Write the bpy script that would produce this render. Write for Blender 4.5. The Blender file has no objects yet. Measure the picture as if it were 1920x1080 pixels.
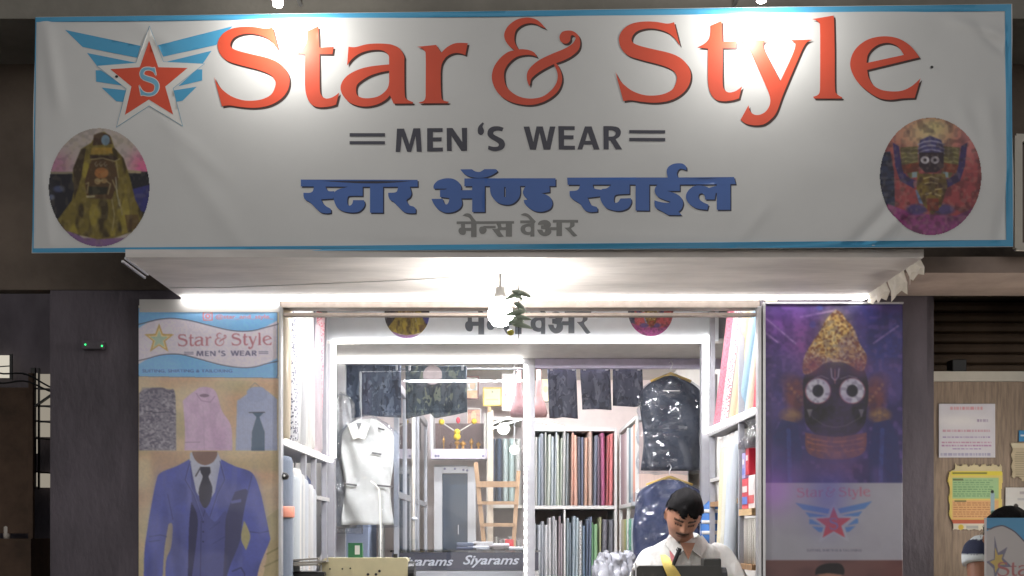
import bpy, bmesh, math, random
import numpy as np
from mathutils import Vector, Matrix, noise as mnoise
from mathutils.geometry import delaunay_2d_cdt

random.seed(7)
rng = np.random.default_rng(7)
R = math.radians
sc = bpy.context.scene
col = sc.collection

# ------------------------------------------------------------------ camera
F = 2000.0            # focal length in photo pixels (photo is 1920 px wide)
VX, VY = 950.0, 1000.0  # vanishing point of the shop's depth direction in the photo
EYE = 1.5
cam_d = bpy.data.cameras.new('camera')
cam_d.sensor_width = 36.0
cam_d.lens = F / 1920 * 36.0
cam_d.shift_x = (960 - VX) / 1920
cam_d.shift_y = (VY - 540) / 1920
cam_d.clip_start = 0.05
cam_d.clip_end = 500
cam = bpy.data.objects.new('camera', cam_d)
cam.location = (0, 0, EYE)
cam.rotation_euler = (R(90), 0, 0)
col.objects.link(cam)
sc.camera = cam

# ------------------------------------------------------------------ night sky and the glow of the street
wd = bpy.data.worlds.new('World'); sc.world = wd; wd.use_nodes = True
wn = wd.node_tree.nodes; wl = wd.node_tree.links
sky = wn.new('ShaderNodeTexSky'); sky.sky_type = 'NISHITA'; sky.sun_disc = False
sky.sun_elevation = R(18); sky.sun_rotation = R(180)
hs = wn.new('ShaderNodeHueSaturation'); hs.inputs['Saturation'].default_value = 0.25
wl.new(sky.outputs[0], hs.inputs['Color']); wl.new(hs.outputs[0], wn['Background'].inputs[0])
wn['Background'].inputs[1].default_value = 0.036
sl = bpy.data.lights.new('sun', 'SUN'); sl.energy = 0.22; sl.angle = R(40); sl.color = (1.0, 0.96, 0.93)
so = bpy.data.objects.new('sun', sl); col.objects.link(so)
so.location = (0, -6, 6); so.rotation_euler = (R(72), 0, R(8))

sc.view_settings.view_transform = 'Standard'
sc.view_settings.look = 'None'
sc.view_settings.exposure = 0.0
sc.view_settings.gamma = 1.0
sc.view_settings.use_curve_mapping = False
sc.cycles.use_denoising = True
sc.cycles.max_bounces = 8
sc.cycles.use_adaptive_sampling = True
sc.cycles.adaptive_threshold = 0.02
sc.cycles.transparent_max_bounces = 24
sc.cycles.sample_clamp_indirect = 6.0
sc.cycles.caustics_reflective = False
sc.cycles.caustics_refractive = False

# ------------------------------------------------------------------ helpers
def W(px, py, d):
    """point of the place that the photograph shows at (px, py), d metres away"""
    return Vector(((px - VX) / F * d, d, EYE + (VY - py) / F * d))

def lin(c):
    c = np.asarray(c, dtype=float) / 255.0
    return np.where(c <= 0.04045, c / 12.92, ((c + 0.055) / 1.055) ** 2.4)

_m = {}
# folds of the banner cloth: start, end (photo pixels), width in px, height in mm
FOLDS = [(86, 40, 112, 200, 13, 5), (1590, 468, 1670, 385, 11, -6), (1625, 470, 1700, 395, 9, 5), (1380, 455, 1440, 385, 12, 2.5),
    (1785, 38, 1880, 66, 10, 5), (1850, 190, 1868, 330, 18, 5), (1892, 360, 1868, 465, 12, -5), (330, 280, 470, 480, 20, 2.2),
    (300, 220, 420, 330, 16, 2), (250, 40, 330, 90, 14, 2.5), (1835, 50, 1890, 100, 9, -5), (1800, 200, 1845, 300, 14, 3), (80, 300, 95, 470, 10, 3),
    (560, 40, 700, 66, 16, 1.5), (1500, 300, 1640, 330, 30, 1.5), (700, 440, 1000, 452, 10, 1.2), (1100, 440, 1380, 446, 10, 1.2)]
def folds(X, Y):
    """how far the cloth stands forward at photo pixel (X, Y), in metres"""
    X = np.asarray(X, float); Y = np.asarray(Y, float); h = np.zeros(X.shape)
    for (x0, y0, x1, y1, w, a) in FOLDS:
        ux, uy = x1-x0, y1-y0; L = math.hypot(ux, uy); ux /= L; uy /= L; mx, my = (x0+x1)/2, (y0+y1)/2
        pe = (X-mx)*-uy + (Y-my)*ux; al = (X-mx)*ux + (Y-my)*uy
        h += 1.3*a/1000*np.exp(-(pe/w)**2-(al/(L*0.55))**4)
    for k, (fx, fy, a, ph) in enumerate([(510, 0.4, 2.5, 0.3), (290, 0.9, 0.5, 1.7), (780, -0.7, 3, 2.2), (330, 1.8, 0.5, 5.1)]):
        h += a/1000*np.sin(2*math.pi*(X+fy*Y)/fx+ph+0.9*np.sin(Y/97+k))
    e = np.clip(np.minimum(np.minimum(Y-(32-0.0137*(X-66)), (475-0.0065*(X-60))-Y), np.minimum(X-62, 1899-X))/16, 0, 1)
    return h*(0.12+0.88*e*e*(3-2*e))

def pmat(name, c, rough=0.6, metal=0.0, var=0.12, scale=14.0, bump=0.0, bscale=60.0, spec=0.5, attr=False, stretch=None, sheen=0.0, gain=1.0):
    if name in _m: return _m[name]
    m = bpy.data.materials.new(name); m.use_nodes = True
    n, l = m.node_tree.nodes, m.node_tree.links
    b = n['Principled BSDF']
    b.inputs['Roughness'].default_value = rough; b.inputs['Metallic'].default_value = metal
    b.inputs['Specular IOR Level'].default_value = spec
    if sheen: b.inputs['Sheen Weight'].default_value = sheen
    tc = n.new('ShaderNodeTexCoord'); mp = n.new('ShaderNodeMapping'); l.new(tc.outputs['Object'], mp.inputs[0])
    if stretch: mp.inputs['Scale'].default_value = stretch
    nz = n.new('ShaderNodeTexNoise'); nz.inputs['Scale'].default_value = scale; nz.inputs['Detail'].default_value = 5; nz.inputs['Roughness'].default_value = 0.6
    l.new(mp.outputs[0], nz.inputs['Vector'])
    ra = n.new('ShaderNodeMapRange'); ra.inputs[1].default_value = 0.3; ra.inputs[2].default_value = 0.7
    ra.inputs[3].default_value = 1 - var; ra.inputs[4].default_value = 1 + var
    l.new(nz.outputs[0], ra.inputs[0])
    mx = n.new('ShaderNodeVectorMath'); mx.operation = 'SCALE'
    if attr:
        at = n.new('ShaderNodeAttribute'); at.attribute_name = 'Col'; l.new(at.outputs['Color'], mx.inputs[0])
    else:
        k = lin(c) * gain; mx.inputs[0].default_value = tuple(k)
    l.new(ra.outputs[0], mx.inputs['Scale']); l.new(mx.outputs[0], b.inputs['Base Color'])
    if bump:
        n2 = n.new('ShaderNodeTexNoise'); n2.inputs['Scale'].default_value = bscale; n2.inputs['Detail'].default_value = 4
        l.new(mp.outputs[0], n2.inputs['Vector'])
        bp = n.new('ShaderNodeBump'); bp.inputs['Strength'].default_value = 1.0; bp.inputs['Distance'].default_value = bump
        l.new(n2.outputs[0], bp.inputs['Height']); l.new(bp.outputs[0], b.inputs['Normal'])
    _m[name] = m
    return m

def emat(name, c, s):
    if name in _m: return _m[name]
    m = bpy.data.materials.new(name); m.use_nodes = True
    n, l = m.node_tree.nodes, m.node_tree.links
    n.remove(n['Principled BSDF']); e = n.new('ShaderNodeEmission')
    e.inputs[0].default_value = (*lin(c), 1); e.inputs[1].default_value = s
    l.new(e.outputs[0], n['Material Output'].inputs[0])
    _m[name] = m
    return m

def film(name, tint=(245, 247, 250), gloss=0.22, rough=0.08, bump=0.004, scale=14.0, tr=0.9):
    """clear plastic or glass: mostly see-through, with reflections off its crumpled face"""
    if name in _m: return _m[name]
    m = bpy.data.materials.new(name); m.use_nodes = True
    n, l = m.node_tree.nodes, m.node_tree.links
    n.remove(n['Principled BSDF'])
    t = n.new('ShaderNodeBsdfTransparent'); t.inputs[0].default_value = (*(lin(tint) * tr), 1)
    g = n.new('ShaderNodeBsdfGlossy'); g.inputs['Roughness'].default_value = rough
    fr = n.new('ShaderNodeLayerWeight'); fr.inputs[0].default_value = 0.5
    pw = n.new('ShaderNodeMath'); pw.operation = 'POWER'; pw.inputs[1].default_value = 4.0; l.new(fr.outputs['Facing'], pw.inputs[0])
    ad = n.new('ShaderNodeMath'); ad.operation = 'MULTIPLY_ADD'; ad.inputs[1].default_value = 0.6; ad.inputs[2].default_value = gloss+0.03
    ad.use_clamp = True
    mx = n.new('ShaderNodeMixShader')
    l.new(pw.outputs[0], ad.inputs[0]); l.new(ad.outputs[0], mx.inputs[0]); l.new(t.outputs[0], mx.inputs[1]); l.new(g.outputs[0], mx.inputs[2])
    if bump:
        tc = n.new('ShaderNodeTexCoord'); nz = n.new('ShaderNodeTexNoise'); nz.inputs['Scale'].default_value = scale
        nz.inputs['Detail'].default_value = 3; nz.inputs['Distortion'].default_value = 1.2
        l.new(tc.outputs['Object'], nz.inputs['Vector'])
        bp = n.new('ShaderNodeBump'); bp.inputs['Distance'].default_value = bump; l.new(nz.outputs[0], bp.inputs['Height'])
        l.new(bp.outputs[0], g.inputs['Normal']); l.new(bp.outputs[0], fr.inputs['Normal'])
    l.new(mx.outputs[0], n['Material Output'].inputs[0])
    _m[name] = m
    return m

class MB:
    """collects shapes into one mesh"""
    def __init__(s): s.v = []; s.f = []
    def add(s, vs, fs):
        o = len(s.v); s.v += [tuple(p) for p in vs]; s.f += [tuple(i + o for i in f) for f in fs]; return s
    def box(s, a, b, ch=0.0):
        (x0, y0, z0), (x1, y1, z1) = a, b
        x0, x1 = min(x0, x1), max(x0, x1); y0, y1 = min(y0, y1), max(y0, y1); z0, z1 = min(z0, z1), max(z0, z1)
        if ch <= 0:
            return s.add([(x0,y0,z0),(x1,y0,z0),(x1,y1,z0),(x0,y1,z0),(x0,y0,z1),(x1,y0,z1),(x1,y1,z1),(x0,y1,z1)],
                         [(0,3,2,1),(4,5,6,7),(0,1,5,4),(1,2,6,5),(2,3,7,6),(3,0,4,7)])
        bm = bmesh.new(); bmesh.ops.create_cube(bm, size=1.0)
        for v in bm.verts: v.co = Vector(((x0+x1)/2 + v.co.x*(x1-x0), (y0+y1)/2 + v.co.y*(y1-y0), (z0+z1)/2 + v.co.z*(z1-z0)))
        bmesh.ops.bevel(bm, geom=bm.edges[:], offset=ch, segments=2, affect='EDGES', profile=0.5)
        bm.verts.index_update()
        s.add([v.co[:] for v in bm.verts], [[v.index for v in f.verts] for f in bm.faces]); bm.free(); return s
    def obox(s, p, q, w, t, up=(0, 0, 1)):
        """bar from p to q, w across, t thick"""
        p, q = Vector(p), Vector(q); d = (q - p).normalized(); u = Vector(up)
        a = d.cross(u)
        if a.length < 1e-4: a = d.cross(Vector((1, 0, 0)))
        a.normalize(); b = a.cross(d).normalized()
        c = [p + a*i*w/2 + b*j*t/2 for i, j in ((-1,-1),(1,-1),(1,1),(-1,1))] + [q + a*i*w/2 + b*j*t/2 for i, j in ((-1,-1),(1,-1),(1,1),(-1,1))]
        return s.add(c, [(3,2,1,0),(4,5,6,7),(0,1,5,4),(1,2,6,5),(2,3,7,6),(3,0,4,7)])
    def tube(s, pts, r, n=8, cap=True):
        pts = [Vector(p) for p in pts]; rs = r if isinstance(r, (list, tuple)) else [r]*len(pts)
        vs = []; fs = []; ref = None
        for i, p in enumerate(pts):
            d = (pts[min(i+1, len(pts)-1)] - pts[max(i-1, 0)]).normalized()
            if ref is None: ref = Vector((0,0,1)) if abs(d.z) < 0.9 else Vector((1,0,0))
            a = d.cross(ref).normalized(); b = d.cross(a).normalized(); ref = a.cross(d).normalized()*1.0 if False else ref
            for k in range(n):
                t = 2*math.pi*k/n; vs.append(p + (a*math.cos(t) + b*math.sin(t))*rs[i])
        for i in range(len(pts)-1):
            for k in range(n):
                fs.append((i*n+k, i*n+(k+1) % n, (i+1)*n+(k+1) % n, (i+1)*n+k))
        if cap: fs.append(tuple(range(n))[::-1]); fs.append(tuple((len(pts)-1)*n+k for k in range(n)))
        return s.add(vs, fs)
    def lathe(s, prof, c=(0,0,0), n=16):
        vs = []; fs = []
        for (r, z) in prof:
            for k in range(n):
                t = 2*math.pi*k/n; vs.append((c[0]+r*math.cos(t), c[1]+r*math.sin(t), c[2]+z))
        for i in range(len(prof)-1):
            for k in range(n): fs.append((i*n+k, i*n+(k+1) % n, (i+1)*n+(k+1) % n, (i+1)*n+k))
        fs.append(tuple(range(n))[::-1]); fs.append(tuple((len(prof)-1)*n+k for k in range(n)))
        return s.add(vs, fs)
    def loft(s, secs, n=24, fn=None):
        """sections (cx, cy, cz, half width, half depth), stacked; fn(point, angle, t) may move points"""
        vs = []; fs = []
        for i, (cx, cy, cz, hw, hd) in enumerate(secs):
            for k in range(n):
                t = 2*math.pi*k/n
                ct, st = math.cos(t), math.sin(t)
                p = Vector((cx + hw*math.copysign(abs(ct)**0.8, ct), cy + hd*math.copysign(abs(st)**0.8, st), cz))
                if fn: p = fn(p, t, i/(len(secs)-1))
                vs.append(p)
        m = len(secs)
        for i in range(m-1):
            for k in range(n): fs.append((i*n+k, i*n+(k+1) % n, (i+1)*n+(k+1) % n, (i+1)*n+k))
        fs.append(tuple(range(n))[::-1]); fs.append(tuple((m-1)*n+k for k in range(n)))
        return s.add(vs, fs)
    def ball(s, c, r, seg=12, rings=8):
        r = r if isinstance(r, (tuple, list)) else (r, r, r)
        vs = [(c[0], c[1], c[2]+r[2])]; fs = []
        for i in range(1, rings):
            a = math.pi*i/rings
            for k in range(seg):
                t = 2*math.pi*k/seg; vs.append((c[0]+r[0]*math.sin(a)*math.cos(t), c[1]+r[1]*math.sin(a)*math.sin(t), c[2]+r[2]*math.cos(a)))
        vs.append((c[0], c[1], c[2]-r[2])); e = len(vs)-1
        for k in range(seg): fs.append((0, 1+k, 1+(k+1) % seg)); fs.append((e, e-seg+(k+1) % seg, e-seg+k))
        for i in range(rings-2):
            for k in range(seg): fs.append((1+i*seg+k, 1+(i+1)*seg+k, 1+(i+1)*seg+(k+1) % seg, 1+i*seg+(k+1) % seg))
        return s.add(vs, fs)
    def prism(s, pts, y0, y1):
        """outline (x, z) given a thickness in y"""
        tri = cdt([pts]); P, T = tri
        n = len(P)
        s.add([(p[0], y0, p[1]) for p in P] + [(p[0], y1, p[1]) for p in P],
              [tuple(t) for t in T] + [tuple(i+n for i in t[::-1]) for t in T])
        m = len(pts)
        o = [(p[0], y0, p[1]) for p in pts] + [(p[0], y1, p[1]) for p in pts]
        return s.add(o, [(i, (i+1) % m, m+(i+1) % m, m+i) for i in range(m)])
    def mesh(s, name):
        me = bpy.data.meshes.new(name); me.from_pydata(s.v, [], s.f); me.update(); return me
    def build(s, name, mat, parent=None, smooth=False, bevel=0.0, loc=None, recalc=True):
        me = s.mesh(name)
        if recalc:
            bm = bmesh.new(); bm.from_mesh(me); bmesh.ops.recalc_face_normals(bm, faces=bm.faces[:]); bm.to_mesh(me); bm.free()
        return link(name, me, mat, parent, smooth, bevel, loc)

def link(name, me, mat, parent=None, smooth=False, bevel=0.0, loc=None):
    o = bpy.data.objects.new(name, me); col.objects.link(o)
    if mat is not None: me.materials.append(mat)
    if smooth:
        me.polygons.foreach_set('use_smooth', [True]*len(me.polygons))
    if bevel:
        b = o.modifiers.new('bevel', 'BEVEL'); b.width = bevel; b.segments = 2; b.limit_method = 'ANGLE'
    if loc is not None: o.location = loc
    if parent is not None:
        o.parent = parent
        o.matrix_parent_inverse = Matrix.Translation(-parent.location)
    return o

def tag(o, label, cat, group=None):
    o['label'] = label; o['category'] = cat
    if group: o['group'] = group
    return o

def thing(name, label, cat, loc=(0, 0, 0), group=None):
    o = bpy.data.objects.new(name, None); col.objects.link(o); o.location = loc; o.empty_display_size = 0.1
    return tag(o, label, cat, group)

def struct(o): o['kind'] = 'structure'; return o

# ------------------------------------------------------------------ outlines
def inside(poly, x, y):
    """even-odd test, arrays"""
    p = np.asarray(poly, float); q = np.roll(p, -1, axis=0)
    r = np.zeros(np.shape(x), bool)
    for (x0, y0), (x1, y1) in zip(p, q):
        if y0 == y1: continue
        c = (y0 > y) != (y1 > y)
        r ^= c & (x < (x1 - x0) * (y - y0) / (y1 - y0) + x0)
    return r

def cdt(outers, holes=(), grid=0):
    vs = []; ed = []
    if grid:
        q = np.concatenate([np.asarray(p) for p in outers]); lo, hi = q.min(0), q.max(0)
        gx, gy = np.meshgrid((np.arange(math.floor(lo[0]/grid), math.ceil(hi[0]/grid))+0.5)*grid, (np.arange(math.floor(lo[1]/grid), math.ceil(hi[1]/grid))+0.5)*grid)
        k = np.zeros(gx.shape, bool)
        for p in outers: k |= inside(p, gx, gy)
        vs = [Vector(p) for p in zip(gx[k], gy[k])]
    for poly in list(outers) + list(holes):
        o = len(vs); n = len(poly)
        vs += [Vector((p[0], p[1])) for p in poly]; ed += [(o + i, o + (i + 1) % n) for i in range(n)]
    V, E, Fc, *_ = delaunay_2d_cdt(vs, ed, [], 0, 1e-7)
    P = np.array([(v.x, v.y) for v in V]); T = np.array([list(f) for f in Fc])
    c = P[T].mean(axis=1)
    k = np.zeros(len(T), bool)
    for p in outers: k |= inside(p, c[:, 0], c[:, 1])
    for p in holes: k &= ~inside(p, c[:, 0], c[:, 1])
    T = T[k]; u, inv = np.unique(T, return_inverse=True)
    return P[u].tolist(), inv.reshape(T.shape).tolist()

def outline(txt, org, s, step=5):
    """'x,y' points of an outline read off an enlarged crop; 'c' marks a corner; smooth elsewhere"""
    pts = []; cor = []
    for w in txt.split():
        c = w.endswith('c'); x, y = w.rstrip('c').split(',')
        pts.append((org[0] + float(x)/s, org[1] + float(y)/s)); cor.append(c)
    n = len(pts); out = []
    P = [Vector(p) for p in pts]
    for i in range(n):
        a, b = P[i], P[(i+1) % n]
        if cor[i] and cor[(i+1) % n]: out.append(tuple(a)); continue
        p0 = P[i-1] if not cor[i] else a*2 - b if False else (P[i-1] if not cor[i] else a)
        p3 = P[(i+2) % n] if not cor[(i+1) % n] else b
        for k in range(step):
            t = k/step
            q = 0.5*((2*a) + (b-p0)*t + (2*p0-5*a+4*b-p3)*t*t + (3*a-p0-3*b+p3)*t*t*t)
            out.append(tuple(q))
    return out

def box2(x0, y0, x1, y1, org=(0, 0), s=1.0):
    return [(org[0]+x/s, org[1]+y/s) for x, y in ((x0, y0), (x1, y0), (x1, y1), (x0, y1))]

def xf(polys, bb, to):
    """map outlines from box bb to box to"""
    sx = (to[2]-to[0])/(bb[2]-bb[0]); sy = (to[3]-to[1])/(bb[3]-bb[1])
    return [[(to[0]+(x-bb[0])*sx, to[1]+(y-bb[1])*sy) for x, y in p] for p in polys]

def shift(polys, dx, dy): return [[(x+dx, y+dy) for x, y in p] for p in polys]
# ------------------------------------------------------------------ the lettering, as outlines in photo pixels
S1 = outline('690,125c 755,378c 700,300 620,235 520,200 420,190 320,210 258,255 240,322 300,365 450,405 640,450 760,505 840,590 870,690 845,800 770,890 650,955 500,980 350,972 230,955 150,965c 65,650c 110,735 170,800 260,862 380,900 500,902 600,880 680,830 718,740 712,680 660,625 540,575 330,520 200,475 130,405 103,320 115,250 170,180 260,135 380,118 500,122 620,140', (390, 30), 5.682)
t1 = outline('345,65c 352,300c 515,292c 500,372c 355,372c 355,500 358,760 375,830 420,865 480,860 530,835 575,800c 540,935c 460,957 360,965 280,945 225,880 195,770 190,600 192,375c 75,360c 150,320 200,270 218,200 218,120c', (540, 40), 6.0)
a1 = outline('682,292c 760,295 880,265 1000,255 1100,258 1169,267 1258,311 1307,396 1309,476 1313,813 1338,876 1409,911c 1400,925c 1187,925c 1147,831c 1100,880 1010,930 900,955 800,950 700,915 630,850 592,770 605,690 670,610 780,550 900,515 1050,495 1138,487c 1138,404c 1120,370 1070,335 1000,325 900,335 800,370 720,430 665,500c', (540, 40), 6.0)
a1h = outline('1138,558c 1040,575 930,610 840,660 780,710 765,770 780,830 840,860 930,862 1020,840 1090,790 1125,740 1138,680c', (540, 40), 6.0)
r1 = outline('420,190c 660,165c 725,265c 790,200 880,150 960,138 1060,142c 1030,295c 960,272 880,272 800,310 745,380 722,460 718,600 725,800 745,865 825,890c 800,905c 460,905c 440,892c 500,875 525,830 528,700 528,300 510,240 470,205', (720, 60), 6.75)
am1 = outline('668,185c 600,110 530,75 450,70 360,95 280,160 245,240 260,310 300,365 350,405c 280,425 200,490 140,580 120,680 145,780 210,870 310,930 440,960 560,955 680,910 780,830 828,730 825,640 790,560 760,530c 750,555c 780,620 785,690 760,760 700,830 620,880 520,897 420,885 330,840 265,770 245,690 250,610 290,540 360,480 440,455 520,455 578,475c 550,430 500,405 440,395 390,395c 355,330 348,270 365,200 420,150 490,128 560,135 610,160', (900, 20), 5.4)
am2 = outline('498,775c 475,700 480,630 520,570 600,505 720,445 850,390 930,340 965,290 960,265 935,250 918,265 915,300 890,330 850,335 815,310 805,265 830,220 890,203 950,215 1000,260 1015,330 995,400 930,460 850,505 760,540 660,590 580,640 520,695 510,740', (900, 20), 5.4)
y1 = outline('80,92c 380,92c 345,125 345,170 380,250 525,530c 650,260 685,150 670,115 635,92c 865,90c 810,115 770,170 720,280 560,660 490,850 430,930 350,985 250,995 160,975 105,935c 190,780c 205,840 250,880 310,882 370,850 410,790 420,720 400,640 340,500 230,260 190,180 140,130', (1370, 60), 5.682)
l1 = outline('118,92c 335,55c 340,80c 345,400 348,780 370,850 425,885c 415,895c 140,895c 128,878c 175,860 195,820 198,700 198,180 185,130 160,105', (1500, 20), 5.4)
e1 = outline('1210,472c 675,607c 690,680 740,760 820,805 920,820 1030,812 1130,765 1220,685c 1160,885c 1040,890 900,905 780,880 640,790 550,690 503,570 520,460 580,370 680,300 800,268 920,268 1030,300 1130,370', (1500, 20), 5.4)
e1h = outline('668,537c 1050,450c 1010,390 960,350 880,330 790,350 720,400 680,460', (1500, 20), 5.4)
S2 = shift([S1], 752.5, -10.5)[0]; t2 = shift([t1], 755.5, -11.4)[0]
STAR = [S1, t1, a1, r1, am1, am2, S2, t2, y1, l1, e1]; STAR_H = [a1h, e1h]
STAR_BB = (401, 32, 1729, 236)

A_ = (560, 300); B_ = (800, 300); C_ = (1050, 300); D_ = (840, 395)
DEV = [
    box2(35, 308, 1862, 415, A_, 8.348),
    outline('240,400c 225,480 180,512 75,515c 80,580 110,625 180,665 260,745 340,815 430,835 505,825c 500,765 440,730 385,680 350,615c 540,602c 560,485c 470,485 430,440 420,400c', A_, 8.348),
    outline('1000,400c 1000,557c 800,560 765,590 760,660 775,705 810,708 840,675 850,625c 1020,625c 1035,690 1000,760 930,810 820,820 700,800 610,750 565,670 545,580 560,500 640,450 740,425 800,400c', A_, 8.348),
    box2(1115, 400, 1320, 822, A_, 8.348),
    outline('1555,400c 1540,480 1500,505 1400,510c 1405,570 1430,620 1480,650 1560,730 1640,805 1720,830 1830,830c 1830,760 1790,725 1740,710 1700,660 1690,620 1740,580 1765,520 1750,450 1735,400c', A_, 8.348),
    outline('95,388c 95,340 150,280 250,250 350,255 430,300 468,370 455,430 435,465c 470,530 475,610 430,670 350,705 250,710 160,670 100,600 65,525c 215,525c 240,585 275,600 300,560 305,515c 180,500c 180,402c 250,400 272,388c', B_, 7.2),
    box2(435, 410, 640, 522, B_, 7.2), box2(615, 255, 785, 705, B_, 7.2), box2(510, 253, 1738, 358, B_, 7.2),
    outline('455,130c 610,130c 660,160 720,165 780,130c 930,130c 955,160 880,210 780,242 680,246 570,225 500,185', B_, 7.2),
    outline('855,340c 1260,340c 1260,470 1220,550 1150,600 1060,610 960,580 890,510 860,440', B_, 7.2),
    outline('1345,340c 1300,430 1320,500 1370,540c 1310,548c 1325,600 1390,660 1470,700 1570,705 1660,670 1695,610 1685,540 1640,490 1550,455c 1660,440c 1655,340c', B_, 7.2),
    [(C_[0]+x/5.647, C_[1]+y/5.647) for x, y in ((75, 192), (1845, 178), (1862, 252), (80, 268))],
    outline('215,240c 190,320 100,335c 105,390 140,425 210,470 260,535 320,555 395,550c 390,505 330,480 290,405c 430,388c 440,320c 360,305 345,250c', C_, 5.647),
    outline('570,240c 735,240c 735,360c 600,370 572,400 575,450 610,450 640,410c 750,405c 755,450 720,510 640,540 560,535 480,505 430,430 425,360 440,315 500,300', C_, 5.647),
    box2(800, 230, 945, 535, C_, 5.647),
    outline('1050,240c 1010,290 1005,340 1040,390 1120,425 1170,440 1140,452 1060,442 1000,425c 1010,500 1070,535 1150,580c 1290,580c 1255,545c 1290,510 1305,450 1280,390 1220,350 1130,325c 1270,325c 1270,230c', C_, 5.647),
    outline('1145,200c 1130,120 1150,70 1210,38 1290,35 1335,65 1340,105c 1280,90 1250,110 1240,150 1262,200c', C_, 5.647),
    outline('1680,262c 1580,292c 1520,270 1430,270 1360,320 1335,390 1370,460 1450,510 1560,525c 1575,470c 1510,440 1470,400 1475,360 1510,350 1535,380 1540,415c 1640,415c 1650,350c 1690,330c', C_, 5.647),
    box2(1662, 225, 1805, 525, C_, 5.647)]
DEV_H = [box2(1045, 372, 1066, 505, B_, 7.2)]
q = 7.385
_three = xf([DEV[5]], (809, 334.7, 865, 398.6), (D_[0]+1232/q, D_[1]+138/q, D_[0]+1425/q, D_[1]+358/q))[0]
SMALL = [box2(120, 150, 915, 186, D_, q), box2(180, 180, 236, 300, D_, q),
    outline('145,285 165,240 236,235 250,290 230,335 175,332', D_, q), box2(230, 240, 330, 282, D_, q), box2(320, 150, 396, 370, D_, q),
    outline('200,70c 250,40 310,50 350,100 398,160c 325,160c 290,98', D_, q),
    outline('430,270 450,228 510,228 535,270 510,318 450,318', D_, q), box2(490, 214, 660, 248, D_, q),
    outline('665,180c 732,180c 745,232 805,232c 805,276c 722,276 738,320 775,365c 700,368 650,310 610,258c 690,250', D_, q), box2(800, 150, 886, 366, D_, q),
    box2(1000, 142, 1205, 180, D_, q), outline('1150,195 1085,190 1015,225 1010,290 1060,335 1150,330', D_, q), box2(1140, 150, 1196, 366, D_, q),
    outline('1005,65c 1060,40 1120,60 1180,120 1220,165c 1150,165c 1100,98', D_, q),
    _three, box2(1415, 235, 1505, 276, D_, q), box2(1500, 140, 1578, 358, D_, q), box2(1450, 134, 1800, 172, D_, q),
    outline('1690,165c 1750,165c 1748,220 1705,252 1745,305 1790,350c 1735,362 1670,295 1610,242c 1680,232', D_, q)]
SMALL_H = [outline('1140,232 1085,232 1068,262 1085,296 1140,298', D_, q)]
SMALL_BB = (856, 400, 1084, 445)

G_ = (640, 225); H_ = (950, 225)
def poly(txt, o, s=6.0): return [(o[0]+float(w.split(',')[0])/s, o[1]+float(w.split(',')[1])/s) for w in txt.split()]
MENS = [box2(92, 145, 490, 183, G_, 6), box2(92, 235, 490, 270, G_, 6),
    poly('625,95 705,95 765,270 810,92 888,92 905,355 848,355 835,180 785,355 740,355 680,180 662,355 610,355', G_),
    poly('965,92 1140,92 1140,135 1030,135 1030,195 1128,195 1128,240 1030,240 1030,310 1142,310 1142,353 965,353', G_),
    poly('1185,92 1250,92 1360,250 1355,92 1415,92 1415,350 1350,350 1240,180 1243,350 1188,350', G_),
    outline('1590,32c 1605,45c 1590,80 1605,120 1600,155 1570,175 1540,155 1535,110 1550,70', G_, 6),
    outline('1825,95c 1810,135c 1760,125 1715,140 1715,170 1760,195 1820,230 1842,285 1815,335 1750,357 1700,355 1650,335c 1655,295c 1710,308 1760,305 1772,280 1740,250 1680,215 1645,170 1655,115 1700,82 1770,78', G_, 6),
    poly('190,82 255,82 300,255 335,80 405,80 450,250 485,80 548,80 490,340 415,340 370,150 330,342 262,342', H_),
    poly('580,75 765,75 765,118 645,118 645,178 752,178 752,222 645,222 645,295 768,295 768,338 585,338', H_),
    poly('880,75 955,75 1045,335 980,335 960,280 868,280 850,335 795,335', H_),
    outline('1088,70c 1190,70 1255,85 1285,130 1270,185 1225,215c 1300,332c 1228,332c 1165,232c 1148,232c 1148,332c 1090,332c', H_, 6),
    box2(1380, 112, 1785, 148, H_, 6), box2(1380, 200, 1785, 237, H_, 6)]
MENS_H = [poly('912,140 945,238 885,238', H_), outline('1148,118c 1190,118 1222,135 1222,165 1195,185 1148,188c', H_, 6)]
MENS_BB = (655, 236, 1248, 285)

J_ = (100, 30)
WINGS = [poly(t, J_, 4.909) for t in ('110,130 800,270 770,380 270,285', '310,340 750,425 755,435 400,457 345,385', '390,500 440,500 640,640 395,605', '445,660 680,685 650,792 580,785',
    '960,265 1650,95 1500,265 1010,370', '1010,425 1455,318 1375,437', '1320,490 1370,490 1370,592 1150,645', '1100,685 1320,650 1190,780 1115,792')]
STAR_OUT = poly('883,95 1010,420 1385,440 1100,665 1190,1012 883,825 585,1020 675,670 405,460 760,430', J_, 4.909)
STAR_IN = poly('880,225 965,470 1235,478 1030,650 1105,910 880,770 660,912 720,650 525,490 795,470', J_, 4.909)
EMB_BB = (122, 49, 436, 238)
def grow(p, k):
    c = np.mean(p, axis=0); return [(c[0]+(x-c[0])*k, c[1]+(y-c[1])*k) for x, y in p]
S_BB = (401, 50, 543, 203)
EMB_S = xf([S1], S_BB, (261, 126, 298, 180))[0]

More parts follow.
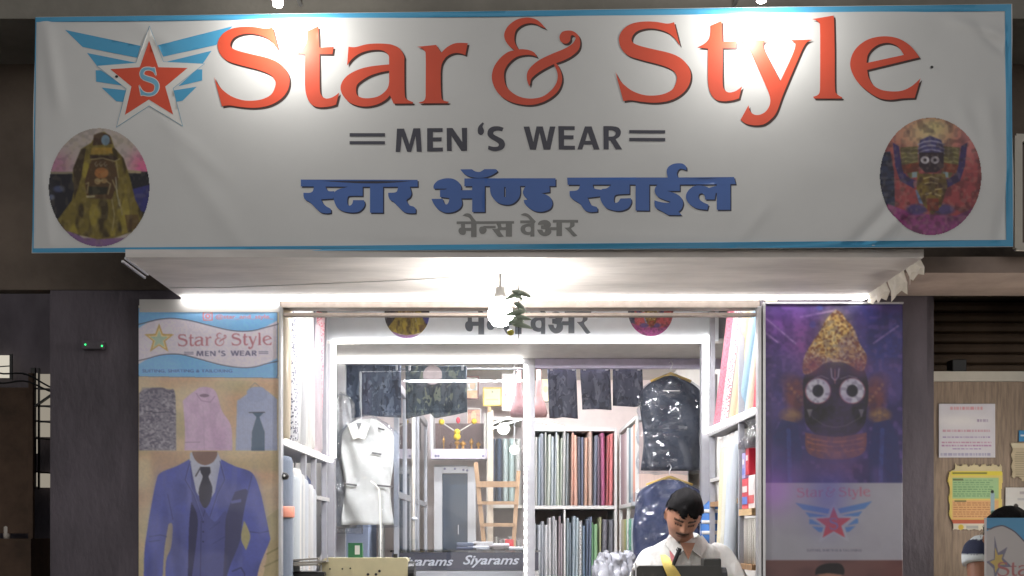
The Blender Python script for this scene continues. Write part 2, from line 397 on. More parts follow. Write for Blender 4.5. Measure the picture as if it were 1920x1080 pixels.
def text_tris(txt, bold=0.0, shear=0.0):
    """triangles of a line of print in the built-in font, baseline y up"""
    cu = bpy.data.curves.new('print', 'FONT'); cu.body = txt; cu.offset = bold; cu.shear = shear; cu.resolution_u = 3
    o = bpy.data.objects.new('print', cu); col.objects.link(o)
    bpy.context.view_layer.update()
    me = bpy.data.meshes.new_from_object(o.evaluated_get(bpy.context.evaluated_depsgraph_get()))
    me.calc_loop_triangles()
    V = np.array([v.co[:2] for v in me.vertices]); T = np.array([t.vertices[:] for t in me.loop_triangles])
    bpy.data.objects.remove(o); bpy.data.curves.remove(cu); bpy.data.meshes.remove(me)
    return V, T

def text_fit(txt, to, bold=0.0, shear=0.0):
    V, T = text_tris(txt, bold, shear)
    lo, hi = V.min(0), V.max(0)
    x = to[0] + (V[:, 0]-lo[0])/(hi[0]-lo[0])*(to[2]-to[0]); y = to[3] - (V[:, 1]-lo[1])/(hi[1]-lo[1])*(to[3]-to[1])
    return np.stack([x, y], 1), T

# ------------------------------------------------------------------ printed pictures: colours laid on a fine mesh
class Paint:
    def __init__(s, x0, y0, x1, y1, res=0.8, ss=2, base=(128, 128, 128)):
        s.b = (x0, y0, x1, y1); s.w = int((x1-x0)*res); s.h = int((y1-y0)*res); s.ss = ss
        xs = x0 + (np.arange(s.w*ss)+0.5)/(s.w*ss)*(x1-x0); ys = y0 + (np.arange(s.h*ss)+0.5)/(s.h*ss)*(y1-y0)
        s.X, s.Y = np.meshgrid(xs, ys); s.c = np.zeros(s.X.shape+(3,)); s.c[:] = base
    def mix(s, m, c):
        m = np.clip(m, 0, 1)[..., None]; s.c = s.c*(1-m) + np.asarray(c, float)*m
    def _sl(s, x0, y0, x1, y1):
        a = np.searchsorted(s.X[0], x0); b = np.searchsorted(s.X[0], x1); c = np.searchsorted(s.Y[:, 0], y0); d = np.searchsorted(s.Y[:, 0], y1)
        return slice(c, d), slice(a, b)
    def fill(s, polys, c, a=1.0, holes=()):
        for p in polys:
            q = np.asarray(p); sl = s._sl(q[:, 0].min(), q[:, 1].min(), q[:, 0].max(), q[:, 1].max())
            if s.X[sl].size == 0: continue
            m = inside(p, s.X[sl], s.Y[sl])
            for h in holes: m &= ~inside(h, s.X[sl], s.Y[sl])
            mm = (m*a)[..., None]; s.c[sl] = s.c[sl]*(1-mm) + np.asarray(c, float)*mm
    def ell(s, cx, cy, rx, ry, c, a=1.0, soft=0.06):
        d = np.sqrt(((s.X-cx)/rx)**2 + ((s.Y-cy)/ry)**2); s.mix(np.clip((1-d)/soft+0.5, 0, 1)*a, c)
    def glow(s, cx, cy, rx, ry, c, a=1.0):
        s.mix(np.exp(-(((s.X-cx)/rx)**2 + ((s.Y-cy)/ry)**2))*a, c)
    def line(s, pts, w, c, a=1.0):
        p = np.asarray(pts, float)
        sl = s._sl(p[:, 0].min()-w*2, p[:, 1].min()-w*2, p[:, 0].max()+w*2, p[:, 1].max()+w*2)
        X, Y = s.X[sl], s.Y[sl]
        if X.size == 0: return
        D = np.full(X.shape, 1e9)
        for (x0, y0), (x1, y1) in zip(p[:-1], p[1:]):
            L = max((x1-x0)**2+(y1-y0)**2, 1e-9); t = np.clip(((X-x0)*(x1-x0)+(Y-y0)*(y1-y0))/L, 0, 1)
            D = np.minimum(D, np.hypot(X-x0-t*(x1-x0), Y-y0-t*(y1-y0)))
        m = (np.clip((w/2-D)/0.6+0.5, 0, 1)*a)[..., None]; s.c[sl] = s.c[sl]*(1-m) + np.asarray(c, float)*m
    def noise(s, sx, sy, seed=0):
        g = np.random.default_rng(seed); x = (s.X-s.b[0])/sx; y = (s.Y-s.b[1])/sy
        G = g.random((int(y.max())+3, int(x.max())+3)); i = y.astype(int); j = x.astype(int); u = x-j; v = y-i
        u = u*u*(3-2*u); v = v*v*(3-2*v)
        return G[i, j]*(1-u)*(1-v) + G[i, j+1]*u*(1-v) + G[i+1, j]*(1-u)*v + G[i+1, j+1]*u*v
    def soft(s, k):
        for ax in (0, 1):
            s.c = (np.roll(s.c, k, ax)+s.c*2+np.roll(s.c, -k, ax))/4 if False else sum(np.take(s.c, np.clip(np.arange(s.c.shape[ax])+d, 0, s.c.shape[ax]-1), ax) for d in range(-k, k+1))/(2*k+1)
    def text(s, txt, to, c, a=1.0, bold=0.0, shear=0.0):
        V, T = text_fit(txt, to, bold, shear)
        s.fill([V[t] for t in T], c, a)
    def mesh(s, name, pos, mask=None, gain=1.0):
        n = s.ss; c = s.c.reshape(s.h, n, s.w, n, 3).mean((1, 3)); c = lin(np.clip(c, 0, 255))*gain
        x0, y0, x1, y1 = s.b
        xs = np.linspace(x0, x1, s.w); ys = np.linspace(y0, y1, s.h); X, Y = np.meshgrid(xs, ys)
        P = pos(X.ravel(), Y.ravel())
        i = np.arange(s.w*s.h).reshape(s.h, s.w)
        q = np.stack([i[:-1, :-1], i[1:, :-1], i[1:, 1:], i[:-1, 1:]], -1).reshape(-1, 4)
        if mask is not None:
            k = mask(X, Y).ravel(); q = q[k[q].all(1)]
        me = bpy.data.meshes.new(name)
        me.vertices.add(len(P)); me.vertices.foreach_set('co', P.astype(np.float32).ravel())
        me.loops.add(q.size); me.loops.foreach_set('vertex_index', q.astype(np.int32).ravel())
        me.polygons.add(len(q)); me.polygons.foreach_set('loop_start', np.arange(0, q.size, 4, dtype=np.int32))
        at = me.color_attributes.new('Col', 'FLOAT_COLOR', 'POINT')
        at.data.foreach_set('color', np.concatenate([c.reshape(-1, 3), np.ones((s.w*s.h, 1))], 1).astype(np.float32).ravel())
        me.update(calc_edges=True); me.validate()
        return me

def plane_pos(d, off=0.0):
    def f(X, Y): return np.stack([(X-VX)/F*d, np.full(X.shape, d-off), EYE+(VY-Y)/F*d], 1)
    return f

def flat(name, outers, mat, pos, holes=(), parent=None, grid=0):
    """print of one colour lying on a sheet"""
    P, T = cdt(outers, holes, grid); P = np.array(P)
    me = bpy.data.meshes.new(name); me.from_pydata(pos(P[:, 0], P[:, 1]).tolist(), [], [t[::-1] for t in T]); me.update()
    return link(name, me, mat, parent, smooth=bool(grid))

def flat_text(name, txt, to, mat, pos, parent=None, bold=0.0, shear=0.0):
    V, T = text_fit(txt, to, bold, shear)
    me = bpy.data.meshes.new(name); me.from_pydata(pos(V[:, 0], V[:, 1]).tolist(), [], T.tolist()); me.update()
    return link(name, me, mat, parent)
# ------------------------------------------------------------------ materials
M_dark = pmat('dark wall paint', (96, 89, 97), 0.75, var=0.38, scale=2.2, bump=0.006, bscale=24, stretch=(1.4, 1.4, 0.6))
M_dark2 = pmat('dark brown plaster', (106, 94, 84), 0.8, var=0.3, scale=2.5, bump=0.006, bscale=30)
M_slab = pmat('grey brown slab', (128, 124, 116), 0.85, var=0.18, scale=4, bump=0.004, bscale=25)
M_white = pmat('white painted board', (214, 212, 210), 0.45, var=0.05, scale=6)
M_wall = pmat('white wall paint', (222, 218, 212), 0.7, var=0.06, scale=5)
M_soffit = pmat('soffit board', (228, 222, 218), 0.6, var=0.20, scale=2.2, stretch=(0.8, 3, 3), bump=0.002, bscale=10)
M_floor = pmat('shop floor tile', (165, 158, 148), 0.35, var=0.1, scale=8)
M_alu = pmat('aluminium section', (205, 205, 208), 0.35, 0.7, var=0.06, scale=20)
M_portal = pmat('portal aluminium', (158, 158, 164), 0.45, var=0.06)
M_rail = pmat('brown steel rail', (140, 128, 120), 0.5, 0.2, var=0.15, scale=30)
M_ply = pmat('raw plywood', (205, 172, 128), 0.6, var=0.18, scale=8, stretch=(1, 1, 8), bump=0.001)
M_wood = pmat('ladder wood', (176, 140, 104), 0.65, var=0.2, scale=10, stretch=(6, 6, 1), bump=0.001)
M_black = pmat('black plastic', (30, 30, 32), 0.4, var=0.15)
M_led = emat('led strip light', (255, 252, 246), 10.0)
M_led2 = emat('led shelf light', (255, 250, 242), 7.0)
M_glass = film('window glass', gloss=0.0, rough=0.02, bump=0.0, tr=0.99)
M_mirror = film('tinted partition glass', tint=(150, 160, 172), gloss=0.28, rough=0.03, bump=0.0, tr=0.9)
M_film = film('clear plastic film', gloss=0.02, rough=0.18, bump=0.03, scale=9, tr=0.995)
M_film0 = film('thin roll wrap', gloss=0.0, rough=0.22, bump=0.008, scale=7, tr=0.995)
M_film2 = film('crumpled packing film', gloss=0.20, rough=0.12, bump=0.05, scale=13, tr=0.95)

# ------------------------------------------------------------------ ground and shop shell
struct(MB().box((-30, -30, -0.3), (30, 30, 0.0)).build('ground', pmat('asphalt', (92, 90, 88), 0.9, var=0.3, scale=3, bump=0.01, bscale=60)))
struct(MB().box((-5, 0.6, 0.004), (5, 4.49, 0.10)).build('bounce_pavement', pmat('pale concrete paving', (188, 184, 178), 0.8, var=0.12, scale=4, bump=0.003, bscale=40)))  # added out of view, pale so it bounces light up to the soffit
struct(MB().box((-2.0, 4.5, 0.002), (2.0, 10.5, 0.42)).build('shop_floor', M_floor))
FR = 4.70
struct(MB().box((-1.50, FR+0.10, 0.42), (-1.42, 10.4, 2.98)).build('wall_left', M_wall))
struct(MB().box((1.54, FR+0.10, 0.42), (1.62, 10.4, 2.98)).build('wall_right', M_wall))
struct(MB().box((-1.42, 10.30, 0.42), (1.54, 10.40, 2.98)).build('wall_back', pmat('back wall paint', (232, 218, 214), 0.7, var=0.04)))
struct(MB().box((-1.50, FR+0.10, 2.98), (1.62, 10.4, 3.08)).build('ceiling', M_wall))

bld = thing('shop_building', 'dark plastered shop front framing the bright opening', 'building', (0, FR, 0))
SOF = 2.54
MB().box((-2.02, FR+0.02, 0.42), (-1.005, FR+0.05, 2.575)).build('wall', M_dark, bld)
MB().box((1.122, FR+0.02, 0.42), (1.86, FR+0.05, 2.575)).build('wall', M_dark, bld)
MB().box((-3.2, FR+0.02, 2.578), (3.2, FR+0.10, 5.2)).build('upper_wall', M_dark2, bld)
MB().box((-1.003, FR+0.022, 2.50), (1.120, FR+0.098, 2.575)).build('lintel', M_rail, bld)
MB().box((-3.2, 4.30, 3.575), (3.2, FR+0.018, 3.80)).build('balcony_slab', M_slab, bld)
sof = MB().box((-1.437, 4.02, SOF), (1.572, FR+0.018, SOF+0.03)).build('soffit', M_soffit, bld)
MB().box((1.576, 4.30, SOF+0.01), (2.4, FR+0.015, SOF+0.075)).build('soffit_end', pmat('brown soffit board', (168, 150, 140), 0.8, var=0.2, scale=5), bld)
MB().box((-2.02, FR+0.10, 0.42), (-1.94, 10.0, 3.0)).build('side_wall', M_dark, bld)
# white strip of wall over the left poster, door jambs, shutter rails
MB().box((-1.62, FR+0.004, 2.475), (-1.003, FR+0.018, 2.532)).build('trim', M_white, bld)
MB().box((-1.004, FR-0.005, 0.42), (-0.994, FR+0.045, 2.50)).build('jamb', M_alu, bld)
MB().box((1.108, FR-0.005, 0.42), (1.121, FR+0.045, 2.50)).build('jamb', M_alu, bld)
MB().box((-0.99, FR+0.03, 2.465), (1.105, FR+0.07, 2.478)).build('shutter_rail', M_rail, bld)

# paper strips peeling off the right edge of the soffit
for i, (a, b, lo0, lo1, n) in enumerate([(4.66, 4.42, 0.03, 0.075, 6), (4.40, 4.22, 0.075, 0.085, 6), (4.20, 4.05, 0.05, 0.06, 5)]):
    m = MB(); vs = []
    for k in range(n+1):
        y = a+(b-a)*k/n; drop = lo0+(lo1-lo0)*k/n+0.012*math.sin(k*2.1+i)
        vs += [(1.571, y, SOF+0.004), (1.583+0.006*math.sin(k*1.3+i), y, SOF-drop*0.5), (1.578+0.012*math.sin(k+i), y, SOF-drop)]
    m.add(vs, [(3*k+j, 3*k+j+1, 3*k+j+4, 3*k+j+3) for k in range(n) for j in (0, 1)])
    o = m.build('peeling_strip', pmat('old white paper', (214, 206, 192), 0.7, var=0.1), bld)
    sm = o.modifiers.new('thick', 'SOLIDIFY'); sm.thickness = 0.002
for a, b in (((-0.055, 4.28), (-0.9, 4.45)), ((-0.9, 4.45), (-1.42, 4.50))): MB().tube([(a[0], a[1], SOF-0.004), ((a[0]+b[0])/2, (a[1]+b[1])/2, SOF-0.007), (b[0], b[1], SOF-0.004)], 0.0028, 5).build('soffit_cable', M_white, bld)
# ends of two steel brackets at the left of the soffit
for dz, dx in ((0.0, 0), (0.02, 0.012)):
    MB().obox((-1.452+dx, 4.03, SOF-0.012+dz*0.6), (-1.452+dx, 4.28, SOF-0.014+dz*0.6), 0.008, 0.008).build('bracket_rod', M_alu, bld)

# ------------------------------------------------------------------ the banner over the shop
def dB(px):
    t = (np.asarray(px, float)-60)/1840; return 1.0/(1/4.05 + t*(1/3.955-1/4.05))
def posB(off):
    def f(X, Y):
        d = dB(X); return np.stack([(X-VX)/F*d, d-off-folds(X, Y), EYE+(VY-Y)/F*d], 1)
    return f
def PB(px, py, off=0.0): return Vector(posB(off)(np.array([px], float), np.array([py], float))[0])

ban = thing('shop_banner', 'long white cloth shop sign with red Star & Style lettering and blue edges', 'sign', (0, 4.0, 2.55))
BG = 1.0
m_cloth = pmat('banner cloth', (222, 222, 221), 0.42, var=0.05, scale=1.6, spec=0.4)
def pr(name, c, **k): return pmat(name, c, 0.42, var=0.05, scale=6, spec=0.35, **k)
EDGE = [(66, 32), (1897, 7), (1900, 463), (60, 475)]
P = MB(); nx, nz = 300, 76
vs = []
for j in range(nz+1):
    for i in range(nx+1):
        u, v = i/nx, j/nz
        a = Vector(EDGE[0]).lerp(Vector(EDGE[1]), u); b = Vector(EDGE[3]).lerp(Vector(EDGE[2]), u); p = a.lerp(b, v)
        p.x += 1.2*math.sin(v*9+1) * (1 if i in (0, nx) else 0)
        vs.append(PB(p.x, p.y))
P.add(vs, [(j*(nx+1)+i, (j+1)*(nx+1)+i, (j+1)*(nx+1)+i+1, j*(nx+1)+i+1) for j in range(nz) for i in range(nx)])
P.build('cloth', m_cloth, ban, smooth=True)
# frame of square tube behind the cloth
for a, b in ((0, 1), (1, 2), (2, 3), (3, 0)):
    ia, ib = [((x-980)*0.965+980, (y-238)*0.90+238) for x, y in (EDGE[a], EDGE[b])]
    p, q_ = PB(*ia, -0.045), PB(*ib, -0.045)
    MB().obox(p, q_, 0.03, 0.03).build('frame_tube', M_alu, ban)
m_blue = pr('print sky blue', (84, 168, 212)); m_red = pr('print red', (224, 88, 62)); m_shadow = pr('print shadow', (74, 52, 48))
m_navy = pr('print navy blue', (78, 114, 186)); m_navy2 = pr('print navy shadow', (52, 56, 78)); m_char = pr('print charcoal', (74, 74, 86)); m_grey = pr('print grey', (140, 140, 138))
m_pw = pr('print white', (232, 230, 226)); m_lb = pr('print light blue', (120, 178, 208))
def lerpE(a, b, u): return (a[0]+(b[0]-a[0])*u, a[1]+(b[1]-a[1])*u)
def strip(e0, e1, w0, w1):
    return [e0, e1, (e1[0]+w1[0], e1[1]+w1[1]), (e0[0]+w0[0], e0[1]+w0[1])]
flat('blue_border', [strip((67, 33), (1896, 8), (0, 9), (0, 12)), strip((61, 474), (1899, 462), (0, -8), (0, -12)), strip((1896, 20), (1899, 455), (-11, 0), (-13, 0)), strip((67, 42), (61, 466), (2, 0), (2.5, 0))], m_blue, posB(0.0022), parent=ban, grid=6)
o = flat('headline_shadow', shift(STAR, 3.2, 3.4), m_shadow, posB(0.0009), shift(STAR_H, 3.2, 3.4), ban, 6)
o = flat('headline_lettering', STAR, m_red, posB(0.0018), STAR_H, ban, 6); o['label'] = 'red serif words Star & Style'
for i, g_ in enumerate(MENS):
    flat('tagline_bar' if i in (0, 1, 11, 12) else 'tagline_letter', [g_], m_char, posB(0.0013), MENS_H if i in (9, 10) else (), ban)
flat('devanagari_shadow', shift(DEV, 2.2, 2.4), m_navy2, posB(0.0009), shift(DEV_H, 2.2, 2.4), ban, 6)
o = flat('devanagari_lettering', DEV, m_navy, posB(0.0018), DEV_H, ban, 6); o['label'] = 'heavy blue Devanagari shop name'
o = flat('small_devanagari_lettering', SMALL, m_grey, posB(0.0012), SMALL_H, ban, 6); o['label'] = 'small grey Devanagari line'
emb = flat('wing_emblem', WINGS, m_blue, posB(0.0009), parent=ban, grid=6); emb['label'] = 'blue feathered wings'
flat('star_outline', [grow(STAR_OUT, 1.02)], m_lb, posB(0.0015), parent=emb, grid=6)
flat('star_border', [STAR_OUT], m_pw, posB(0.0018), parent=emb, grid=6)
flat('red_star', [STAR_IN], m_red, posB(0.0024), parent=emb, grid=6)
flat('emblem_initial_edge', [grow(EMB_S, 1.06)] + shift([EMB_S], 1.6, 0) + shift([EMB_S], -1.6, 0) + shift([EMB_S], 0, 1.6) + shift([EMB_S], 0, -1.6), m_pw, posB(0.0030), parent=emb, grid=6)
flat('emblem_initial', [EMB_S], m_lb, posB(0.0036), parent=emb, grid=6)
for hx, hy in ((1747, 126), (219, 144)): flat('cloth_hole', [[(hx+3*math.cos(a), hy+2.6*math.sin(a)) for a in np.linspace(0, 6, 8)]], M_black, posB(0.0042), parent=ban, grid=6)

# round picture prints
def medal_left():
    p = Paint(91, 239, 283, 465, 0.9, base=(196, 184, 178)); o, s = (80, 220), 4.155
    def z(x, y): return o[0]+x/s, o[1]+y/s
    def zz(t): return [z(*map(float, w.split(','))) for w in t.split()]
    p.glow(*z(110, 380), 28, 26, (190, 130, 160), 0.9); p.glow(*z(780, 380), 24, 26, (232, 110, 160), 0.95)
    p.fill([zz('0,430 290,430 290,1010 0,1010')], (40, 38, 48)); p.fill([zz('620,425 914,425 914,800 620,800')], (38, 36, 44))
    p.fill([zz('60,425 300,425 300,442 60,445')], (150, 140, 120)); p.fill([zz('640,410 770,420 765,440 640,435')], (180, 160, 130))
    p.fill([zz('700,560 850,520 850,760 740,720')], (62, 62, 128)); p.ell(*z(130, 560), 10, 6, (90, 100, 140), 0.8, 0.6); p.ell(*z(75, 625), 6, 5, (110, 120, 150), 0.8, 0.6)
    p.fill([zz('0,830 180,860 320,940 640,940 860,860 860,1060 0,1060')], (140, 106, 152))
    p.fill([zz('420,130 480,115 530,150 560,240 630,320 680,470 720,640 790,780 700,890 560,940 430,950 300,920 180,880 120,800 230,650 250,560 240,400 300,250 380,200')], (128, 112, 52))
    n = p.noise(9, 26, 3); k = inside(zz('300,250 560,240 630,320 680,470 720,640 790,780 700,890 430,950 180,880 120,800 230,650 240,400'), p.X, p.Y)
    p.mix(k*np.clip((n-0.52)*4, 0, 0.8), (58, 46, 30)); p.mix(k*np.clip((p.noise(12, 40, 8)-0.6)*5, 0, 0.8), (176, 158, 66))
    p.fill([zz('240,400 300,250 340,240 300,480 250,640')], (70, 56, 40)); p.fill([zz('400,140 460,118 520,140 545,210 390,222')], (78, 58, 44)); p.ell(*z(490, 180), 8, 10, (126, 150, 168))
    p.fill([zz('385,240 540,235 545,285 375,290')], (172, 138, 58)); p.fill([zz('370,295 560,300 590,330 560,345 370,325')], (60, 44, 34))
    p.fill([zz('380,330 560,335 590,480 540,640 350,630 330,500')], (92, 68, 44))
    for x in (420, 455, 490): p.line([z(x, 350), z(x-12, 365), z(x, 385), z(x+12, 368)], 1.2, (160, 150, 130))
    p.ell(*z(460, 435), 13, 10, (176, 116, 66)); p.ell(*z(430, 500), 6, 6, (168, 140, 96)); p.ell(*z(480, 495), 6, 5, (160, 130, 86))
    for t in ('380,330 470,320 560,345 600,325', '340,520 360,510 350,590', '470,490 440,500 410,490', '510,600 530,520 500,500', '575,350 590,470', '545,490 580,580', '540,640 560,760 545,880', '600,640 620,760'):
        p.line(zz(t), 2.0, (178, 164, 120), 0.85)
    p.fill([zz('340,612 410,608 408,625 345,628')], (190, 180, 140)); p.line(zz('570,470 580,590 600,690'), 2, (190, 190, 170), 0.8)
    p.fill([zz('360,540 510,545 500,600 360,605')], (52, 48, 36)); p.fill([zz('640,760 740,760 760,860 660,880')], (96, 70, 46), 0.7)
    p.mix(np.clip((p.noise(6, 6, 61)-.55)*1.5, 0, .14), (60, 54, 50)); p.mix(np.clip((p.noise(5, 8, 62)-.62)*2, 0, .15), (190, 176, 130)); p.soft(2)
    return p
def medal_right():
    p = Paint(1648, 220, 1842, 443, 0.9, base=(172, 80, 84)); o, s = (1630, 210), 4.318
    def z(x, y): return o[0]+x/s, o[1]+y/s
    def zz(t): return [z(*map(float, w.split(','))) for w in t.split()]
    p.glow(*z(480, 180), 70, 40, (226, 196, 150), 1.0); p.glow(*z(520, 120), 26, 16, (214, 204, 140), 0.7); p.glow(*z(780, 280), 22, 30, (214, 130, 130), 0.9)
    p.fill([zz('60,340 170,320 200,480 210,800 60,700')], (58, 64, 92)); n = p.noise(14, 3, 5); p.mix((inside(zz('60,340 170,320 200,480 210,800 60,700'), p.X, p.Y))*np.clip((n-0.5)*3, 0, 0.8), (30, 34, 52))
    p.fill([zz('150,740 330,820 700,840 870,760 870,1010 100,1010')], (150, 70, 126)); p.glow(*z(500, 940), 60, 14, (168, 84, 146), 0.8)
    for s2 in (-1, 1):
        X = lambda x: 490+s2*(x-490)
        p.fill([[z(X(x), y) for x, y in ((190, 250), (240, 280), (260, 420), (300, 520), (380, 560), (360, 620), (250, 560), (210, 440))]], (72, 58, 110))
        p.fill([[z(X(x), y) for x, y in ((250, 290), (390, 280), (400, 500), (330, 540), (260, 420))]], (122, 112, 70))
        for y in (305, 340, 375, 410): p.line([z(X(265), y), z(X(300), y-12), z(X(340), y), z(X(385), y-10)], 2.0, (170, 160, 110), 0.8)
        p.fill([[z(X(x), y) for x, y in ((260, 430), (400, 410), (400, 480), (280, 500))]], (150, 74, 52))
        p.fill([[z(X(x), y) for x, y in ((345, 488), (385, 485), (385, 530), (345, 535))]], (150, 170, 176)); p.fill([[z(X(x), y) for x, y in ((355, 560), (400, 560), (400, 610), (360, 610))]], (190, 120, 140))
        p.fill([[z(X(x), y) for x, y in ((370, 630), (400, 640), (440, 750), (400, 740))]], (130, 150, 190)); p.ell(*z(X(380), 790), 20, 10, (84, 76, 130), 0.9, 0.5)
    p.fill([zz('395,300 410,230 490,195 580,230 605,310 600,330 400,335')], (84, 78, 128))
    for y in (240, 275, 310): p.line([z(395, y+26), z(440, y+4), z(500, y-4), z(560, y+6), z(605, y+28)], 2.6, (176, 172, 200), 0.9)
    p.fill([zz('400,330 600,330 600,450 540,490 450,490 400,440')], (58, 44, 54))
    for x in (450, 530): p.ell(*z(x, 390), 8.2, 7.2, (214, 208, 214)); p.ell(*z(x, 390), 3, 3, (50, 40, 50))
    p.fill([zz('390,500 610,500 630,600 580,760 510,830 440,760 380,620')], (136, 112, 52)); n = p.noise(6, 6, 9); p.mix(inside(zz('390,500 610,500 630,600 580,760 510,830 440,760 380,620'), p.X, p.Y)*np.clip((n-0.5)*3, 0, .7), (80, 50, 36))
    for t in ('440,540 500,525 560,545', '450,580 500,570 550,582', '530,630 590,620', '450,668 500,655', '530,665 575,680'): p.line(zz(t), 2.2, (220, 200, 140), 0.9)
    p.fill([zz('460,700 560,700 560,800 470,800')], (140, 66, 48)); n = p.noise(11, 9, 4); p.mix(np.clip((n-0.6)*2, 0, .35), (50, 36, 40)); p.mix(np.clip((p.noise(6, 6, 63)-.55)*2, 0, .2), (60, 50, 66)); p.mix(np.clip((p.noise(5, 6, 64)-.64)*3, 0, .2), (196, 176, 150)); p.soft(2)
    return p
MED_L = medal_left(); MED_R = medal_right()
m_print = pmat('picture print', (0, 0, 0), 0.42, var=0.03, scale=6, attr=True, spec=0.35)
def ellm(cx, cy, rx, ry): return lambda X, Y: ((X-cx)/rx)**2+((Y-cy)/ry)**2 <= 1.0
o = link('round_picture', MED_L.mesh('round_picture', posB(0.0012), ellm(186.5, 351.5, 94.5, 111.5)), m_print, ban, True); o['label'] = 'oval print of a yellow-robed figure'
o = link('round_picture', MED_R.mesh('round_picture', posB(0.0012), ellm(1744.5, 331, 95.5, 110.5)), m_print, ban, True); o['label'] = 'oval print with a round-eyed deity on red'

# two lamps on arms over the banner
def banner_lamp(px, py, label):
    p = W(px, py, float(dB(px))-0.15)
    t = thing('sign_lamp', label, 'lamp', p, 'lamps over the banner')
    MB().lathe([(0.004, 0.0), (0.016, 0.002), (0.019, 0.012), (0.019, 0.03)], (p.x, p.y, p.z), 14).build('bulb', emat('lamp glow', (255, 248, 236), 60.0), t, smooth=True)
    MB().lathe([(0.021, 0.028), (0.023, 0.05), (0.018, 0.075), (0.01, 0.08)], (p.x, p.y, p.z), 14).build('socket', M_white, t, smooth=True)
    MB().tube([(p.x, p.y, p.z+0.075), (p.x, p.y, p.z+0.15), (p.x, p.y+0.06, p.z+0.215), (p.x, 4.31, p.z+0.215)], 0.008, 8).build('arm', M_alu, t)
    L = bpy.data.lights.new('lamp_light', 'POINT'); L.energy = LAMP_W; L.color = (1.0, 0.98, 0.93); L.shadow_soft_size = 0.02
    lo = bpy.data.objects.new('lamp_light', L); col.objects.link(lo); lo.location = (0, 0, -0.02); lo.parent = t
LAMP_W = 5.6
banner_lamp(521, 12, 'small white lamp on an arm over the first letters of the banner')
banner_lamp(1428, 4, 'small white lamp on an arm over the letter t of Style')
# ------------------------------------------------------------------ lights on the shop front
def led(name, label, p, q_, w=0.016, mat=None, group='led strips', t=0.01, up=(0, 0, 1)):
    o = thing(name, label, 'light strip', tuple(p), group)
    d = (Vector(q_)-Vector(p)).normalized()
    MB().obox(p, q_, w, t, up).build('lit_diffuser', mat or M_led, o)
    return o
a, b = W(341, 561, FR-0.02), W(1590, 557.5, FR-0.02)
o = led('led_strip', 'long glowing led strip along the back edge of the soffit', a, b, 0.012, emat('led strip front', (255, 253, 250), 11.0), t=0.016)
MB().tube([b, b+Vector((0.03, -0.01, -0.008)), b+Vector((0.055, -0.02, -0.012)), b+Vector((0.075, -0.03, -0.004)), b+Vector((0.082, -0.03, 0.010))], 0.0075, 8).build('loose_end', emat('led strip front', (0, 0, 0), 0), o, smooth=True)

bp_ = W(938, 588, 4.28)
t = thing('hanging_bulb', 'bare bright led bulb hanging under the soffit in front of the opening', 'bulb', bp_)
MB().lathe([(0.006, -0.052), (0.03, -0.045), (0.046, -0.022), (0.050, 0.0), (0.044, 0.024), (0.030, 0.044)], bp_, 20).build('bulb_globe', emat('bulb glow', (255, 252, 247), 190.0), t, smooth=True)
MB().lathe([(0.030, 0.044), (0.026, 0.07), (0.018, 0.085), (0.018, 0.105)], bp_, 16).build('bulb_base', M_white, t, smooth=True)
MB().tube([(bp_.x, bp_.y, bp_.z+0.1), (bp_.x, bp_.y, SOF)], 0.006, 6).build('flex', M_white, t)

cp = W(972, 478, 4.13)
t = thing('chilli_lemon_charm', 'string of dark green chillies hung under the banner beside the bulb', 'charm', cp)
MB().tube([(cp.x, cp.y, SOF+0.0), (cp.x+0.001, cp.y, SOF-0.30)], 0.0018, 5).build('thread', M_black, t)
m_ch = pmat('green chilli', (150, 162, 146), 0.35, var=0.2)
for k in range(9):
    z = SOF-0.105-k*0.017; an = k*2.3+0.4; L = 0.055+0.012*math.sin(k*3.1); dx, dy = math.cos(an), math.sin(an)
    pts = [(cp.x+dx*(u-0.3)*L*1.6, cp.y+dy*(u-0.3)*L*1.6, z+0.012*math.sin(k)-0.02*u*u) for u in (0, .2, .4, .6, .8, 1.0)]
    MB().tube(pts, [0.004, 0.0105, 0.011, 0.009, 0.006, 0.001], 7).build('chilli', m_ch, t, smooth=True)
MB().ball((cp.x-0.03, cp.y, SOF-0.262), (0.014, 0.014, 0.012)).build('lemon', pmat('lemon skin', (196, 184, 70), 0.4), t, smooth=True)

# ------------------------------------------------------------------ posters on either side of the opening
m_post = pmat('poster print', (0, 0, 0), 0.32, var=0.04, scale=7, attr=True, spec=0.5, bump=0.002, bscale=5)
def sheet(name, label, P, d, mat, cat='poster', gain=1.0, thick=0.003, group=None, wave=0.0, mask=None):
    x0, y0, x1, y1 = P.b
    base = plane_pos(d)
    def pos(X, Y):
        p = base(X, Y); p[:, 1] -= wave*(np.sin(X/23.0+Y/61.0)+0.6*np.sin(Y/37.0-X/80.0)); return p
    o = link(name, P.mesh(name, pos, mask, gain), mat, None, True)
    s = o.modifiers.new('thick', 'SOLIDIFY'); s.thickness = thick; s.offset = 0
    return tag(o, label, cat, group)

